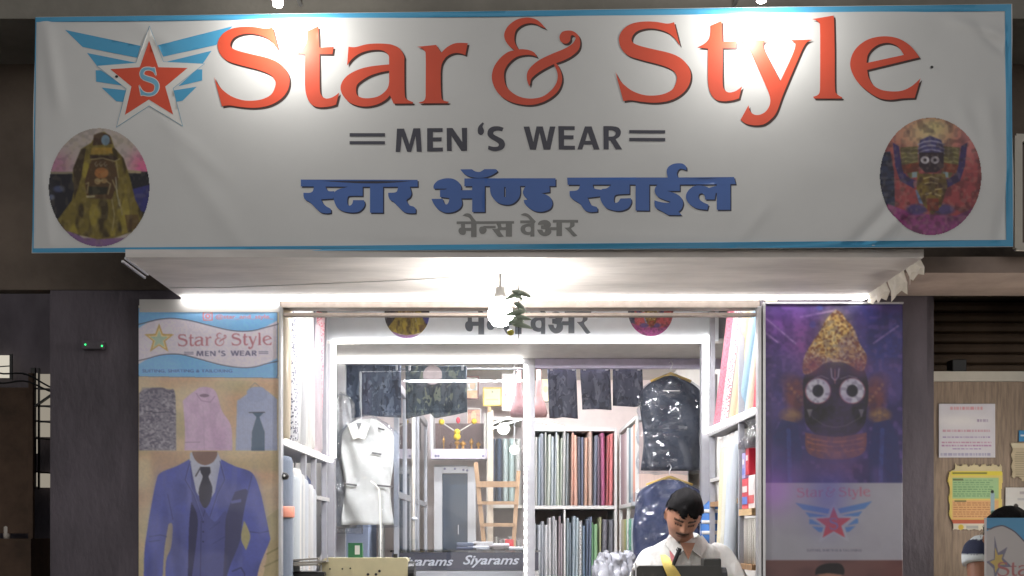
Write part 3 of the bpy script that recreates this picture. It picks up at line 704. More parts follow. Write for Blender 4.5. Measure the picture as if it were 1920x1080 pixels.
def left_poster():
    p = Paint(260, 573, 524, 1120, 0.8, base=(206, 186, 150))
    o, s = (250, 560), 3.6
    def z(x, y): return o[0]+x/s, o[1]+y/s
    def zz(t): return [z(*map(float, w.split(','))) for w in t.split()]
    n = p.noise(60, 45, 2); p.mix(np.clip((n-0.4)*1.3, 0, .6), (196, 150, 118)); p.mix(np.clip((p.noise(90, 30, 6)-0.5)*1.5, 0, .6), (170, 160, 116))
    p.fill([zz('0,0 1000,0 1000,75 0,75')], (226, 220, 196)); p.fill([zz('960,75 1000,75 1000,540 970,540 968,110')], (222, 206, 130))
    card = outline('36,68c 920,72 950,80 968,110 970,500 960,528 930,535 70,525 45,515 36,490', o, s)
    p.fill([grow(card, 1.012)], (62, 66, 92)); p.fill([card], (112, 178, 230))
    wt = outline('34,205c 120,155 250,135 380,150 520,185 650,215 760,222 860,205 968,152c 968,405c 880,445 800,465 700,465 580,445 450,410 330,380 220,378 120,400 36,445c', o, s)
    p.fill([wt], (218, 210, 222))
    for t in ('34,205 120,155 250,135 380,150 520,185 650,215 760,222 860,205 968,152', '36,445 120,400 220,378 330,380 450,410 580,445 700,465 800,465 880,445 968,405'):
        w = outline(t.replace(' ', ' '), o, s); w = w[:-5]; p.line(w, 1.7, (70, 70, 92))
    def star(cx, cy, r, c, k=0.42): p.fill([[z(cx+math.sin(a)*(r if i % 2 == 0 else r*k), cy-math.cos(a)*(r if i % 2 == 0 else r*k)) for i, a in enumerate(np.arange(10)*math.pi/5)]], c)
    star(176, 275, 106, (196, 164, 92)); star(176, 277, 78, (226, 206, 150)); star(176, 279, 62, (168, 190, 168))
    to = (z(300, 232)+z(936, 342)); p.fill(xf(STAR, STAR_BB, to), (176, 108, 122), holes=xf(STAR_H, STAR_BB, to))
    to = (z(345, 352)+z(910, 390)); p.fill(xf(MENS, MENS_BB, to), (92, 88, 122), holes=xf(MENS_H, MENS_BB, to))
    red = (232, 96, 100)
    fr = outline('478,92 530,92 536,98 536,142 530,150 478,150 470,142 470,98', o, s, 3); p.fill([fr], red); p.fill([grow(fr, 0.8)], (150, 190, 232)); p.ell(*z(503, 121), 4.6, 4.6, red); p.ell(*z(503, 121), 2.6, 2.6, (150, 190, 232)); p.ell(*z(521, 104), 1, 1, red)
    p.text('@star_and_style_', z(555, 108)+z(945, 146), red, 0.9, 0.01)
    p.text('SUITING, SHIRTING & TAILORING', z(62, 478)+z(668, 504), (66, 96, 160), 0.95, 0.02)
    # three shirts
    g = outline('40,640c 85,610 170,600 240,615 285,650 290,1025c 40,1025c', o, s); p.fill([g], (126, 122, 136))
    k = inside(g, p.X, p.Y); p.mix(k*np.clip((p.noise(3.2, 2.6, 21)-0.5)*4, 0, .8), (84, 80, 98)); p.mix(k*np.clip((p.noise(4, 3, 22)-0.62)*5, 0, .7), (176, 172, 180))
    p.line(zz('75,640 130,610 200,608 250,640'), 3.5, (96, 92, 108)); p.line(zz('90,760 160,770 240,765'), 1.6, (72, 68, 84)); p.fill([zz('60,600 110,600 70,650 50,640')], (140, 134, 148), .6)
    g = outline('335,690c 380,650 420,620 450,600 500,598 545,615 570,660 600,760 660,860 668,1025c 345,1025c 350,900', o, s); p.fill([g], (206, 176, 206))
    k = inside(g, p.X, p.Y); p.mix(k*np.clip((p.noise(10, 24, 23)-0.5)*1.8, 0, .5), (184, 150, 186)); p.line(zz('425,640 460,690 520,700 550,660'), 2, (170, 134, 172)); p.ell(*z(480, 655), 9, 3, (128, 100, 128)); p.line(zz('350,970 450,968'), 1.2, (150, 120, 150)); p.line(zz('470,720 480,1020'), 1.2, (186, 156, 188))
    g = outline('700,690c 760,650 790,620 850,600 910,630 968,680c 970,1025c 690,1025c', o, s); p.fill([g], (166, 176, 206))
    k = inside(g, p.X, p.Y); p.mix(k*(0.5+0.5*np.sin(p.X*1.9))*0.35, (120, 134, 176)); p.fill([outline('765,625c 800,600 870,600 900,640 880,690 780,690', o, s)], (150, 162, 196)); p.line(zz('790,600 820,570 850,595'), 1.4, (140, 134, 128))
    p.fill([zz('800,770 880,770 850,800 885,900 885,1028 795,1028 800,900 830,800')], (70, 92, 116)); p.line(zz('780,770 885,768'), 1.6, (60, 62, 76))
    # man in a blue suit, cut at the chin
    o, s = (255, 830), 4.32
    z2 = lambda x, y: (o[0]+x/s, o[1]+y/s)
    n = p.noise(40, 60, 31); p.mix((p.Y > 846)*np.clip((n-0.5)*1.6, 0, .5), (176, 136, 112))
    p.fill([outline('1060,600c 1170,520c 1188,1200c 1000,1200c 1060,900', o, s)], (150, 140, 92), .6); p.line(zz('1060,900 1188,830'), 3, (120, 110, 70), .7); p.line(zz('1040,1000 1188,930'), 3, (120, 110, 70), .6)
    suit = outline('440,130c 330,190 200,245 165,320 125,520 95,700 70,900 65,1200c 960,1200c 1000,1000 1080,800 1080,740 1030,500 1000,380 940,245 800,190 680,130c', o, s)
    p.fill([suit], (78, 88, 172)); k = inside(suit, p.X, p.Y)
    p.mix(k*np.clip((p.noise(26, 50, 33)-0.5)*2, 0, .5), (58, 64, 124)); p.mix(k*np.clip((p.noise(12, 40, 35)-0.6)*3, 0, .5), (92, 100, 168))
    p.fill([outline('265,660c 290,650 300,700 285,850 245,960 240,1200c 215,1200c 230,880', o, s)], (166, 150, 122)); p.fill([outline('875,630c 905,690 925,760 905,830 890,870c 850,770', o, s)], (166, 158, 112))
    p.fill([zz('440,80 660,75 690,140 640,400 565,520 490,400 435,150')], (184, 188, 206)); p.fill([outline('455,70c 660,70c 655,110 620,160 560,182 500,160 465,110', o, s)], (128, 100, 92))
    p.fill([outline('520,195c 600,195c 605,240 590,280 620,370 600,480 560,530 520,480 510,380 540,280 525,240', o, s)], (44, 44, 58)); p.line(zz('525,200 485,270'), 2.4, (60, 58, 72))
    p.fill([outline('440,150c 490,400 560,545 640,640 740,580 730,1200c 470,1200c 450,700 455,500', o, s)], (66, 72, 136)); p.line(zz('560,545 530,640 520,1200'), 1.5, (46, 48, 92))
    p.fill([outline('450,480c 500,600 490,800 440,1200c 420,1200c 430,700', o, s)], (40, 42, 80)); p.fill([outline('800,400c 900,380 880,520 860,640 840,800 760,1000 700,1200c 720,800 730,600', o, s)], (52, 54, 88), .85)
    for t in ('110,760 200,745 250,760', '110,800 190,790', '920,720 1000,730 1070,715', '600,700 680,640', '620,820 720,760', '260,420 300,620', '940,260 900,420'): p.line(zz(t), 1.8, (50, 56, 110), .8)
    p.line(zz('780,1040 850,1010 880,1060 860,1200'), 2.5, (50, 54, 100), .9)
    for x, y, rx, ry, c_, a_ in ((300, 420, 14, 40, (104, 112, 186), .5), (190, 420, 10, 40, (96, 104, 176), .5), (960, 420, 10, 36, (100, 108, 182), .5), (140, 700, 8, 40, (92, 100, 172), .5), (1010, 680, 10, 40, (100, 108, 182), .5), (600, 760, 12, 50, (84, 92, 160), .5), (330, 800, 12, 60, (64, 70, 130), .5), (700, 360, 14, 40, (92, 100, 172), .5)): p.glow(*z2(x, y), rx, ry, c_, a_)
    for t in ('440,150 400,300 470,420 540,620', '680,150 720,300 660,420 600,600'): p.line(zz(t), 1.6, (52, 58, 112), .8); p.line([(q_[0]+1.6, q_[1]) for q_ in zz(t)], 1.2, (106, 114, 188), .6)
    p.fill([zz('770,470 850,455 852,480 772,495')], (96, 104, 176), .8)
    for y in (640, 720, 800): p.ell(*z2(545, y), 1.6, 1.6, (36, 38, 70))
    p.mix(np.clip((p.noise(3, 3, 71)-.5), 0, .05), (60, 58, 70)); p.mix(np.clip((p.noise(50, 60, 75)-.5)*.6, 0, .1), (226, 222, 232))
    p.mix(np.full(p.X.shape, .13), (206, 200, 210)); p.soft(1)
    return p
def right_poster():
    p = Paint(1434, 569, 1692, 1120, 0.8, base=(66, 62, 120))
    o, s = (1430, 560), 3.085
    def z(x, y): return o[0]+x/s, o[1]+y/s
    def zz(t): return [z(*map(float, w.split(','))) for w in t.split()]
    p.glow(*z(120, 180), 60, 60, (156, 92, 200), .95); p.glow(*z(230, 260), 30, 40, (178, 96, 172), .7); p.glow(*z(60, 420), 50, 60, (92, 72, 150), .8); p.glow(*z(680, 250), 50, 70, (64, 66, 150), .9)
    p.mix(np.clip((p.Y-720)/200, 0, 1)*0.6, (48, 46, 92)); p.mix(np.clip((p.noise(22, 22, 41)-0.5)*1.6, 0, .4), (46, 40, 84)); p.mix(np.clip((p.noise(9, 9, 42)-0.6)*1.6, 0, .3), (150, 110, 190))
    for t, a in (('25,120 190,260', .7), ('20,200 90,255', .6), ('220,108 420,70', .55), ('640,260 780,160', .45)): p.line(zz(t), 5, (170, 130, 220), a*.6); p.line(zz(t), 2, (214, 180, 240), a)
    p.ell(*z(330, 55), 6, 5, (70, 90, 190), .8, .5); p.ell(*z(290, 152), 6, 6, (70, 80, 180), .8, .5)
    # ear ornaments and shoulders
    for s2 in (-1, 1):
        X = lambda x: 420+s2*(x-420)
        p.ell(*z(X(165), 480), 20, 17, (96, 68, 104), .8, .6); p.ell(*z(X(190), 560), 20, 30, (128, 74, 76), .85, .7); p.ell(*z(X(165), 675), 21, 14, (130, 98, 84), .9, .5); p.ell(*z(X(165), 668), 12, 6, (160, 126, 92), .7, .8); p.ell(*z(X(205), 610), 8, 14, (86, 56, 70), .7, .8); [p.ell(*z(X(150+18*k), 500+22*k), 3, 3, (166, 120, 96), .6, .8) for k in range(5)]
        p.fill([[z(X(x), y) for x, y in ((60, 800), (110, 700), (200, 720), (230, 900), (220, 1080), (40, 1080))]], (50, 56, 108), .9); p.line([z(X(150), 760), z(X(160), 1060)], 8, (66, 80, 150), .7)
    p.fill([outline('300,370c 560,370c 600,450 610,560 590,700 540,780 420,800 300,780 250,700 235,560 240,450', o, s)], (44, 38, 56))
    p.fill([outline('240,640c 420,620 600,640c 590,720 540,770 420,785 300,770 250,720', o, s)], (36, 34, 44)); p.line(zz('270,650 290,690 360,735 420,745 480,735 560,690 575,650'), 1.6, (88, 84, 92), .9)
    p.fill([zz('255,640 290,640 272,690')], (120, 116, 124)); p.fill([zz('552,640 585,640 570,690')], (120, 116, 124))
    # crown
    cr = outline('420,65c 455,85 480,120 530,180 560,260 600,330 590,400 560,420 480,375 420,368 360,375 280,430 235,430 240,340 290,250 330,190 370,120', o, s)
    p.fill([cr], (196, 146, 84)); k = inside(cr, p.X, p.Y); p.glow(*z(420, 220), 28, 45, (236, 212, 140), .9)
    p.mix(k*np.clip((p.noise(4, 4, 43)-0.45)*4, 0, .75), (128, 76, 52)); p.mix(k*np.clip((p.noise(3, 3.5, 44)-0.6)*5, 0, .8), (246, 226, 168)); p.glow(*z(290, 390), 18, 16, (150, 70, 80), .8); p.glow(*z(560, 390), 16, 16, (150, 70, 80), .7)
    for t in ('330,210 420,130 510,210', '300,290 420,230 540,290', '275,350 420,320 560,350'): p.line(outline(t, o, s)[:-5], 1.8, (240, 214, 150), .8)
    p.line(zz('350,372 420,352 500,372'), 2.2, (220, 190, 150), .9)
    # tilak, eyes
    p.line(zz('395,405 400,455 418,475 436,455 442,405'), 2.4, (170, 160, 176)); p.line(zz('418,410 418,490'), 2, (170, 110, 120))
    for x in (320, 517):
        p.ell(*z(x, 535), 24.5, 24.5, (150, 90, 110), 1, .06); p.ell(*z(x, 534), 22.5, 23, (206, 204, 222), 1, .06); p.ell(*z(x, 534), 10.5, 11.5, (40, 40, 54), 1, .1)
    p.line(zz('300,460 340,448 380,465'), 2, (120, 110, 130)); p.line(zz('450,465 500,448 545,460'), 2, (120, 110, 130))
    p.fill([outline('245,775c 420,800 600,775c 590,880 520,920 420,930 320,920 255,880', o, s)], (130, 76, 70), .9)
    for y in (800, 825, 860): p.line(outline(f'260,{y} 420,{y+30} 580,{y}', o, s)[:-5], 2.2, (176, 108, 84), .8)
    p.fill([zz('350,860 420,890 500,860 470,910 420,925 370,905')], (150, 92, 78), .8); p.glow(*z(420, 980), 50, 20, (98, 56, 84), .7)
    # white panel with emblem
    o, s = (1430, 890), 5.685
    p.fill([zz('0,85 1600,85 1600,910 0,910')], (164, 163, 176)); p.mix((p.Y > 905)*(p.Y < 1050)*np.clip((p.X-1560)/130, 0, 1)*0.0, (120, 112, 126)); p.mix((p.Y > 905)*(p.Y < 1050)*np.clip((p.noise(40, 30, 51)-.5)*1.2, 0, .25), (150, 148, 164))
    to = z(365, 130)+z(1148, 262); p.fill(xf(STAR, STAR_BB, to), (188, 112, 128), holes=xf(STAR_H, STAR_BB, to))
    to = z(345, 280)+z(1165, 720)
    p.fill(xf(WINGS, EMB_BB, to), (90, 130, 190)); p.fill(xf([STAR_OUT], EMB_BB, to), (170, 170, 184)); p.fill(xf([STAR_IN], EMB_BB, to), (192, 76, 88)); p.fill(xf([EMB_S], EMB_BB, to), (130, 110, 160))
    p.text('SUITING, SHIRTING & TAILORING', z(470, 792)+z(1050, 820), (110, 108, 122), .9, .02)
    p.fill([zz('0,910 1600,910 1600,1400 0,1400')], (112, 78, 78)); p.mix((p.Y > 1050)*np.clip((p.noise(40, 20, 52)-.5)*1.4, 0, .5), (80, 56, 62))
    p.fill([outline('560,1075c 570,1000 640,955 740,940 830,950 870,1010 860,1075c 840,1060 600,1055', o, s)], (34, 30, 36)); p.fill([outline('600,1060c 700,1048 835,1062c 850,1200 800,1320 720,1340 640,1320 590,1200', o, s)], (150, 108, 92))
    p.mix((p.Y < 905)*np.clip((p.noise(5, 5, 73)-.5)*1.6, 0, .3), (60, 48, 96)); p.mix((p.Y < 905)*np.clip((p.noise(30, 40, 74)-.45)*1.2, 0, .3), (120, 92, 160)); p.glow(*z(450, 0), 120, 60, (140, 116, 180), .2); p.glow(*z(100, 160), 45, 45, (190, 120, 236), .55); p.glow(*z(690, 220), 40, 60, (84, 84, 190), .5)
    p.soft(2)
    return p
sheet('poster', 'tall shop poster with a man in a blue suit and three shirts', left_poster(), FR+0.008, m_post, gain=1.45, wave=0.0006)
sheet('poster', 'tall purple poster of a big-eyed crowned deity above a white emblem panel', right_poster(), FR+0.008, m_post, gain=1.0, wave=0.0006)
ptr = thing('poster_trim', 'thin pale edging strip beside the purple deity poster', 'trim', W(1432, 1000, FR))
MB().box(tuple(W(1430.5, 1300, FR-0.004)), tuple(W(1434, 568, FR+0.01)+Vector((0, 0.012, 0)))).build('upright', M_alu, ptr)
MB().box(tuple(W(1434.2, 569.5, FR-0.004)), tuple(W(1692, 567.5, FR+0.01)+Vector((0, 0.012, 0)))).build('top_edge', M_alu, ptr)

# ------------------------------------------------------------------ right neighbour: rolling shutter, notice door, framed sign
sh = thing('rolling_shutter', 'dark brown rolling shutter above the notice door', 'shutter', (2.4, 5.3, 0.42))
m_sh = pmat('shutter steel', (104, 86, 70), 0.55, 0.3, var=0.25, scale=5, bump=0.001)
slat = MB(); prof = [(0.0, 0.0), (0.012, 0.008), (0.016, 0.026), (0.012, 0.044), (0.0, 0.050)]
vs = [(x, 5.3-d, z) for x in (1.87, 3.4) for d, z in prof] + [(x, 5.31, z) for x in (1.87, 3.4) for z in (0.0, 0.05)]
slat.add(vs, [(i, i+1, i+6, i+5) for i in range(4)] + [(0, 1, 2, 3, 4, 11, 10), (5, 6, 7, 8, 9, 13, 12)])
sme = slat.mesh('slat'); sme.materials.append(m_sh)
for k in range(26):
    o = bpy.data.objects.new('slat', sme); col.objects.link(o); o.location = (0, 0, 2.60-k*0.052); o.parent = sh; o.matrix_parent_inverse = Matrix.Translation(-sh.location)
MB().box((1.87, 5.10, 2.66), (3.4, 5.40, 3.0)).build('shutter_hood', M_dark2, sh)
MB().box((1.862, 4.82, 0.0), (1.93, 5.32, 3.0)).build('side_post', M_dark, sh)
struct(MB().box((1.6, 5.42, 0.0), (6.0, 5.5, 5.0)).build('neighbour_wall_right', M_dark2))

nd = thing('notice_door', 'brown laminate door panel with white top edge covered in notices', 'door', (2.4, 4.95, 0))
m_lam = pmat('brown laminate', (148, 128, 110), 0.5, var=0.3, scale=16, stretch=(6, 6, 0.5), bump=0.0006)
DN = 4.95
a, b = W(1742, 1300, DN), W(2150, 716, DN)
MB().box((a.x, DN, 0.02), (b.x, DN+0.03, b.z)).build('panel', m_lam, nd)
m_ed = pmat('pale edge strip', (206, 200, 188), 0.5, var=0.06)
MB().box((a.x-0.004, DN-0.012, b.z+0.001), (b.x, DN+0.035, W(0, 697, DN).z)).build('top_rail', m_ed, nd)
MB().box((a.x-0.006, DN-0.006, 0.02), (a.x-0.0005, DN+0.035, W(0, 735, DN).z)).build('side_edge', m_ed, nd)
MB().box(tuple(W(1786, 696.8, DN+0.03)), tuple(W(1806, 676, DN+0.07)+Vector((0, 0.03, 0))), 0.004).build('junction_box', M_black, nd)

def notice(name, label, b, painter, mask=None, d=DN-0.006):
    P = Paint(*b, 0.9); painter(P, random.Random(b[0]))
    return sheet(name, label, P, d, pmat('notice paper', (0, 0, 0), 0.6, var=0.04, attr=True, bump=0.0008, bscale=20), 'notice', 1.0, 0.0012, 'notices on the door', 0.0006, mask)
def n1b(p, r):
    p.c[:] = (222, 218, 226); p.glow(1800, 790, 50, 14, (240, 236, 236), .8)
    for y, c, x0, x1, h in ((763, (220, 150, 160), 1782, 1842, 6), (786, (170, 150, 180), 1832, 1852, 5), (806, (206, 150, 170), 1768, 1856, 4), (818, (170, 150, 190), 1768, 1856, 3), (828, (190, 120, 160), 1766, 1858, 2.4), (834, (180, 120, 170), 1766, 1858, 2.4), (840, (170, 140, 190), 1786, 1840, 2.4), (849, (170, 164, 196), 1764, 1858, 5)):
        x = x0
        while x < x1: w = r.uniform(2, 8); p.fill([box2(x, y, min(x+w, x1), y+h)], c, r.uniform(.5, .9)); x += w+1.5
notice('notice', 'white printed sheet, topmost on the notice door', (1760, 757, 1866, 858), n1b)
def n2(p, r):
    p.c[:] = (226, 204, 112); p.fill([box2(1770, 868, 1890, 884)], (216, 200, 160)); p.fill([box2(1784, 884, 1878, 892)], (232, 214, 70))
    p.fill([box2(1786, 896, 1872, 935)], (164, 200, 146)); p.fill([box2(1786, 938, 1872, 972)], (226, 176, 120)); p.fill([box2(1782, 974, 1880, 981)], (200, 100, 70)); p.fill([box2(1780, 981, 1880, 996)], (222, 214, 196))
    for y0, y1, c in ((900, 932, (96, 140, 100)), (942, 970, (180, 110, 70))):
        y = y0
        while y < y1:
            x = 1788
            while x < 1856: w = r.uniform(3, 9); p.fill([box2(x, y, x+w, y+1.5)], c, .7); x += w+2
            y += 4.2
    for y, x0, x1 in ((898, 1787, 1806), (938, 1790, 1812), (886, 1786, 1850)): p.fill([box2(x0, y, x1, y+3)], (90, 100, 60), .8)
    p.fill([box2(1857, 924, 1864, 962)], (150, 176, 190)); p.ell(1860, 922, 3, 3, (40, 46, 44)); p.ell(1861, 962, 4, 5, (60, 100, 80)); p.ell(1802, 988, 5, 5, (220, 190, 70)); p.fill([box2(1812, 985, 1834, 991)], (160, 160, 160), .7)
def tear(X, Y):
    e = 3*np.sin(X*0.35)+2*np.sin(X*0.9+1)
    return (Y > 871+e*0.7+np.where(X < 1790, 10, 0)) & (X > 1779+1.6*np.sin(Y*.2)+np.where(Y < 905, -2, 0)+np.clip((Y-960)*0.25, 0, 12)) & (X < 1879+np.sin(Y*.1)) & (Y < 994+e*0.3)
notice('notice', 'torn yellow poster with green and orange text blocks on the notice door', (1774, 866, 1884, 998), n2, tear)
def n3(p, r):
    p.c[:] = (206, 190, 158)
    for y in range(848, 895, 4): p.fill([box2(1902+r.uniform(0, 3), y, 1945, y+1.4)], (150, 136, 110), .7)
    p.fill([box2(1895, 832, 1950, 840)], (226, 214, 186))
notice('notice', 'faded tan sheet with torn corner on the notice door', (1894, 830, 1950, 902), n3, lambda X, Y: (X > 1896+1.5*np.sin(Y*.3)) & ((Y < 896+2*np.sin(X*.5)) | (X > 1915)))
def n4(p, r):
    p.c[:] = (224, 220, 216); p.fill([box2(1912, 922, 1950, 927)], (180, 170, 175), .8); p.fill([box2(1908, 934, 1950, 938)], (190, 186, 190), .8)
    p.ell(1905, 950, 4.5, 5.5, (60, 52, 50)); p.ell(1905, 953, 3.2, 4, (176, 140, 120)); p.fill([poly('1897,978 1900,960 1905,958 1911,960 1916,978', (0, 0), 1)], (90, 92, 110))
notice('notice', 'white leaflet with a small portrait on the notice door', (1885, 914, 1950, 980), n4)
notice('notice', 'small blue sticker at the picture edge on the notice door', (1910, 807, 1940, 828), lambda p, r: (p.c.__setitem__(slice(None), (70, 150, 206)), p.fill([box2(1914, 815, 1940, 818)], (226, 230, 236))))

nt = thing('fill_tube_light', 'added unseen upright tube on a post lighting the notice door', 'lamp', (2.75, 4.45, 0.0))  # tube and post added beyond the frame edge to brighten the notices
MB().tube([(2.70, 4.42, 1.15), (2.70, 4.42, 1.95)], 0.014, 10).build('lit_tube', emat('door tube glow', (255, 246, 232), 125.0), nt, smooth=True)
MB().box((2.68, 4.436, 0.102), (2.72, 4.48, 2.05)).build('post', M_white, nt)
fs = thing('framed_sign', 'white framed signboard edge beside the right end of the banner', 'sign', W(1905, 470, 4.2))
for a, b, w in (((1908, 256), (1908, 466), 0.018), ((1904, 259), (2100, 262), 0.014), ((1904, 463), (2100, 463), 0.014)):
    MB().obox(W(*a, 4.2), W(*b, 4.2), w, 0.03).build('frame_bar', m_ed, fs)
MB().box(tuple(W(1912, 460, 4.215)), tuple(W(2100, 262, 4.225))).build('board', M_dark2, fs)

# ------------------------------------------------------------------ left neighbour: dark stall, lit window with bars
struct(MB().box((-9, 8.2, 0), (-2.03, 8.3, 6)).build('neighbour_wall_left', M_dark))
lw = thing('lit_window', 'tall lit window with dark bars at the left edge', 'window', W(82, 912, 8.1))
m_win = emat('lit pane warm', (190, 180, 164), 0.6)
def pane(x0, y0, x1, y1, d=8.12): MB().box(tuple(W(x0, y1, d)), tuple(W(x1, y0, d+0.02))).build('pane', m_win, lw)
for y0, y1 in ((700, 726), (730, 758), (762, 787), (791, 818)): pane(64, y0, 71, y1); pane(75, y0+2, 101, y1+1)
pane(64, 824, 71, 850); pane(64, 885, 71, 912); pane(75, 888, 101, 914)
MB().obox(W(73, 690, 8.08), W(73, 918, 8.08), 0.014, 0.014).build('bar', M_black, lw)
for y in (728, 760, 789, 821, 884): MB().obox(W(60, y, 8.07), W(104, y+4, 8.07), 0.010, 0.010).build('bar', M_black, lw)
MB().obox(W(62, 765, 8.05), W(104, 735, 8.05), 0.03, 0.012).build('bar', M_black, lw)
MB().obox(W(63, 690, 8.06), W(63, 918, 8.06), 0.03, 0.03).build('window_frame', M_black, lw)
MB().obox(W(103, 690, 8.06), W(103, 918, 8.06), 0.03, 0.03).build('window_frame', M_black, lw)
lp = thing('lit_panel', 'small bright lit window pane high at the left edge', 'window', W(5, 712, 8.1))
MB().box(tuple(W(-40, 708, 8.12)), tuple(W(20, 667, 8.14))).build('pane', emat('lit pane bright', (240, 232, 214), 0.75), lp)
MB().obox(W(-40, 690, 8.1), W(22, 686, 8.1), 0.008, 0.008).build('bar', M_black, lp)
MB().obox(W(21, 664, 8.1), W(21, 712, 8.1), 0.014, 0.02).build('bar', M_black, lp)
st = thing('street_stall', 'dark brown wooden stall board under the lit window pane', 'stall', W(20, 1050, 7.4))
m_st = pmat('old stall wood', (92, 72, 58), 0.8, var=0.35, scale=5, bump=0.003)
MB().box(tuple(W(-200, 1000, 7.4)), tuple(W(58, 728, 7.44))).build('board', m_st, st)
MB().box((W(-200, 0, 7.4).x, 7.30, 0.0), (W(70, 0, 7.4).x, 7.9, W(0, 1010, 7.3).z)).build('counter', m_st, st)
MB().obox(W(59, 700, 7.38), W(59, 1080, 7.38), 0.03, 0.03).build('post', m_st, st)
for i, (y0, y1) in enumerate(((700, 722), (722, 735))):
    o = MB().tube([W(-30+20*u, y0-14+(y1-y0)*u/4+6*math.sin(u*1.2), 7.2) for u in np.linspace(0, 6.7, 12)], 0.006, 5).build('cable', M_black)
    tag(o, ['upper sagging black cable across the dark left alley', 'lower sagging black cable across the dark left alley'][i], 'cable', 'cables at the left')
bt = thing('white_bottle', 'small pale bottle on the dark stall counter at the left edge', 'bottle', W(13, 1000, 7.34))
pb = W(13, 1010, 7.42)
MB().lathe([(0.02, 0), (0.024, 0.02), (0.024, 0.08), (0.012, 0.105), (0.012, 0.13)], pb, 12).build('body', pmat('pale bottle', (214, 206, 196), 0.3), bt, smooth=True)
MB().lathe([(0.014, 0.13), (0.014, 0.155)], pb, 12).build('cap', M_white, bt)
rt = thing('router', 'small dark router with two green lights on the dark left wall', 'router', W(175, 655, FR))
MB().box(tuple(W(152, 654, FR-0.02)), tuple(W(198, 641, FR+0.01)), 0.004).build('case', M_dark, rt)
for x, y in ((160, 646), (191, 648.5)):
    MB().ball(W(x, y, FR-0.022), 0.0042, 8, 6).build('indicator', emat('green indicator', (60, 240, 130), 2.2), rt)
# ------------------------------------------------------------------ interior: portal with led frame and inner sign
DP, DQ = 6.10, 6.60
po = thing('inner_portal', 'white portal frame inside the shop with glowing led edges', 'partition', (0.08, DP, 0.42))
ZH = 2.585
MB().box((-1.06, DP, 0.42), (-0.985, DP+0.06, ZH)).build('post', M_portal, po)
MB().box((1.115, DP, 0.42), (1.18, DP+0.06, ZH)).build('post', M_portal, po)
MB().box((-1.40, DP+0.002, ZH), (1.53, DQ+0.06, ZH+0.03)).build('soffit_panel', pmat('portal soffit', (196, 192, 188), 0.5, var=0.08), po)
MB().box((-1.40, DP+0.03, ZH+0.032), (1.53, DP+0.06, 2.975)).build('header_board', M_portal, po)
c0, c1 = W(981, 0, DQ).x, W(1003, 0, DQ).x
MB().box((c0, DQ, 0.42), (c1, DQ+0.07, ZH-0.002)).build('centre_post', M_portal, po)
MB().box((c1+0.001, DQ+0.01, W(0, 690, DQ).z), (1.53, DQ+0.055, ZH-0.002)).build('header_beam', pmat('lilac header', (176, 170, 190), 0.5), po)
MB().box((-1.40, DQ+0.01, ZH-0.035), (c0-0.001, DQ+0.055, ZH-0.002)).build('header_beam', M_portal, po)
MB().box((-1.06, DQ, 0.42), (-1.0, DQ+0.05, ZH-0.04)).build('inner_post', M_alu, po)
MB().box((W(1327, 0, DQ).x, DQ, 0.42), (W(1345, 0, DQ).x, DQ+0.05, ZH-0.1)).build('inner_post', M_alu, po)
# header sign
ins = thing('inner_sign', 'pale blue sign board inside the shop above the led portal', 'sign', (0.07, DP, 2.62))
MB().box(tuple(W(612, 639, DP-0.004)), tuple(W(1346, 520, DP+0.02))).build('board', pmat('inner sign board', (226, 232, 238), 0.4, var=0.03), ins)
to = (868, 566, 1109, 627)
o = flat('lettering', xf(SMALL, SMALL_BB, to), pmat('inner sign lettering', (88, 96, 106), 0.5), plane_pos(DP-0.006), xf(SMALL_H, SMALL_BB, to), ins)
def mini(P, cx, cy, rx, ry):
    x0, y0, x1, y1 = P.b; m0x, m0y = (x0+x1)/2, (y0+y1)/2; kx, ky = rx*2/(x1-x0), ry*2/(y1-y0)
    base = plane_pos(DP-0.007)
    return P.mesh('round_picture', lambda X, Y: base(cx+(X-m0x)*kx, cy+(Y-m0y)*ky), ellm(m0x, m0y, (x1-x0)/2-1, (y1-y0)/2-1))
for P_, x, y in ((MED_L, 763, 588), (MED_R, 1220, 584)): link('round_picture', mini(P_, x, y, 43, 47), m_print, ins, True)

# led strips of the portal
led('led_strip', 'upright led strip on the left post of the inner portal', W(626, 858, DP-0.014), W(626, 640, DP-0.014), 0.026, up=(0, 1, 0))
led('led_strip', 'upright led strip on the right post of the inner portal', W(1323, 812, DP-0.014), W(1325, 630, DP-0.014), 0.026, up=(0, 1, 0))
led('led_strip', 'level led strip under the inner sign board', W(630, 642, DP-0.012), W(1322, 637, DP-0.012), 0.012, t=0.014)
led('led_strip', 'level led strip over the left half of the inner opening', W(624, 677, DQ-0.012), W(980, 677, DQ-0.012), 0.016, t=0.022)
led('led_strip', 'upright led strip on the upper centre post', W(985.5, 872, DQ-0.012), W(985.5, 684, DQ-0.012), 0.016, up=(0, 1, 0))
bd = thing('led_bead_strip', 'dotted led strip running down the centre post', 'light strip', W(985, 1080, DQ), 'led strips')
y = 880
while y < 1140:
    MB().ball(W(985.5, y, DQ-0.012), (0.011, 0.006, 0.014 if (y//17) % 2 else 0.020), 8, 6).build('led_bead', M_led, bd, smooth=True); y += 17
MB().box(tuple(W(989, 1140, DQ-0.006)), tuple(W(982, 876, DQ-0.001))).build('tape', M_white, bd)

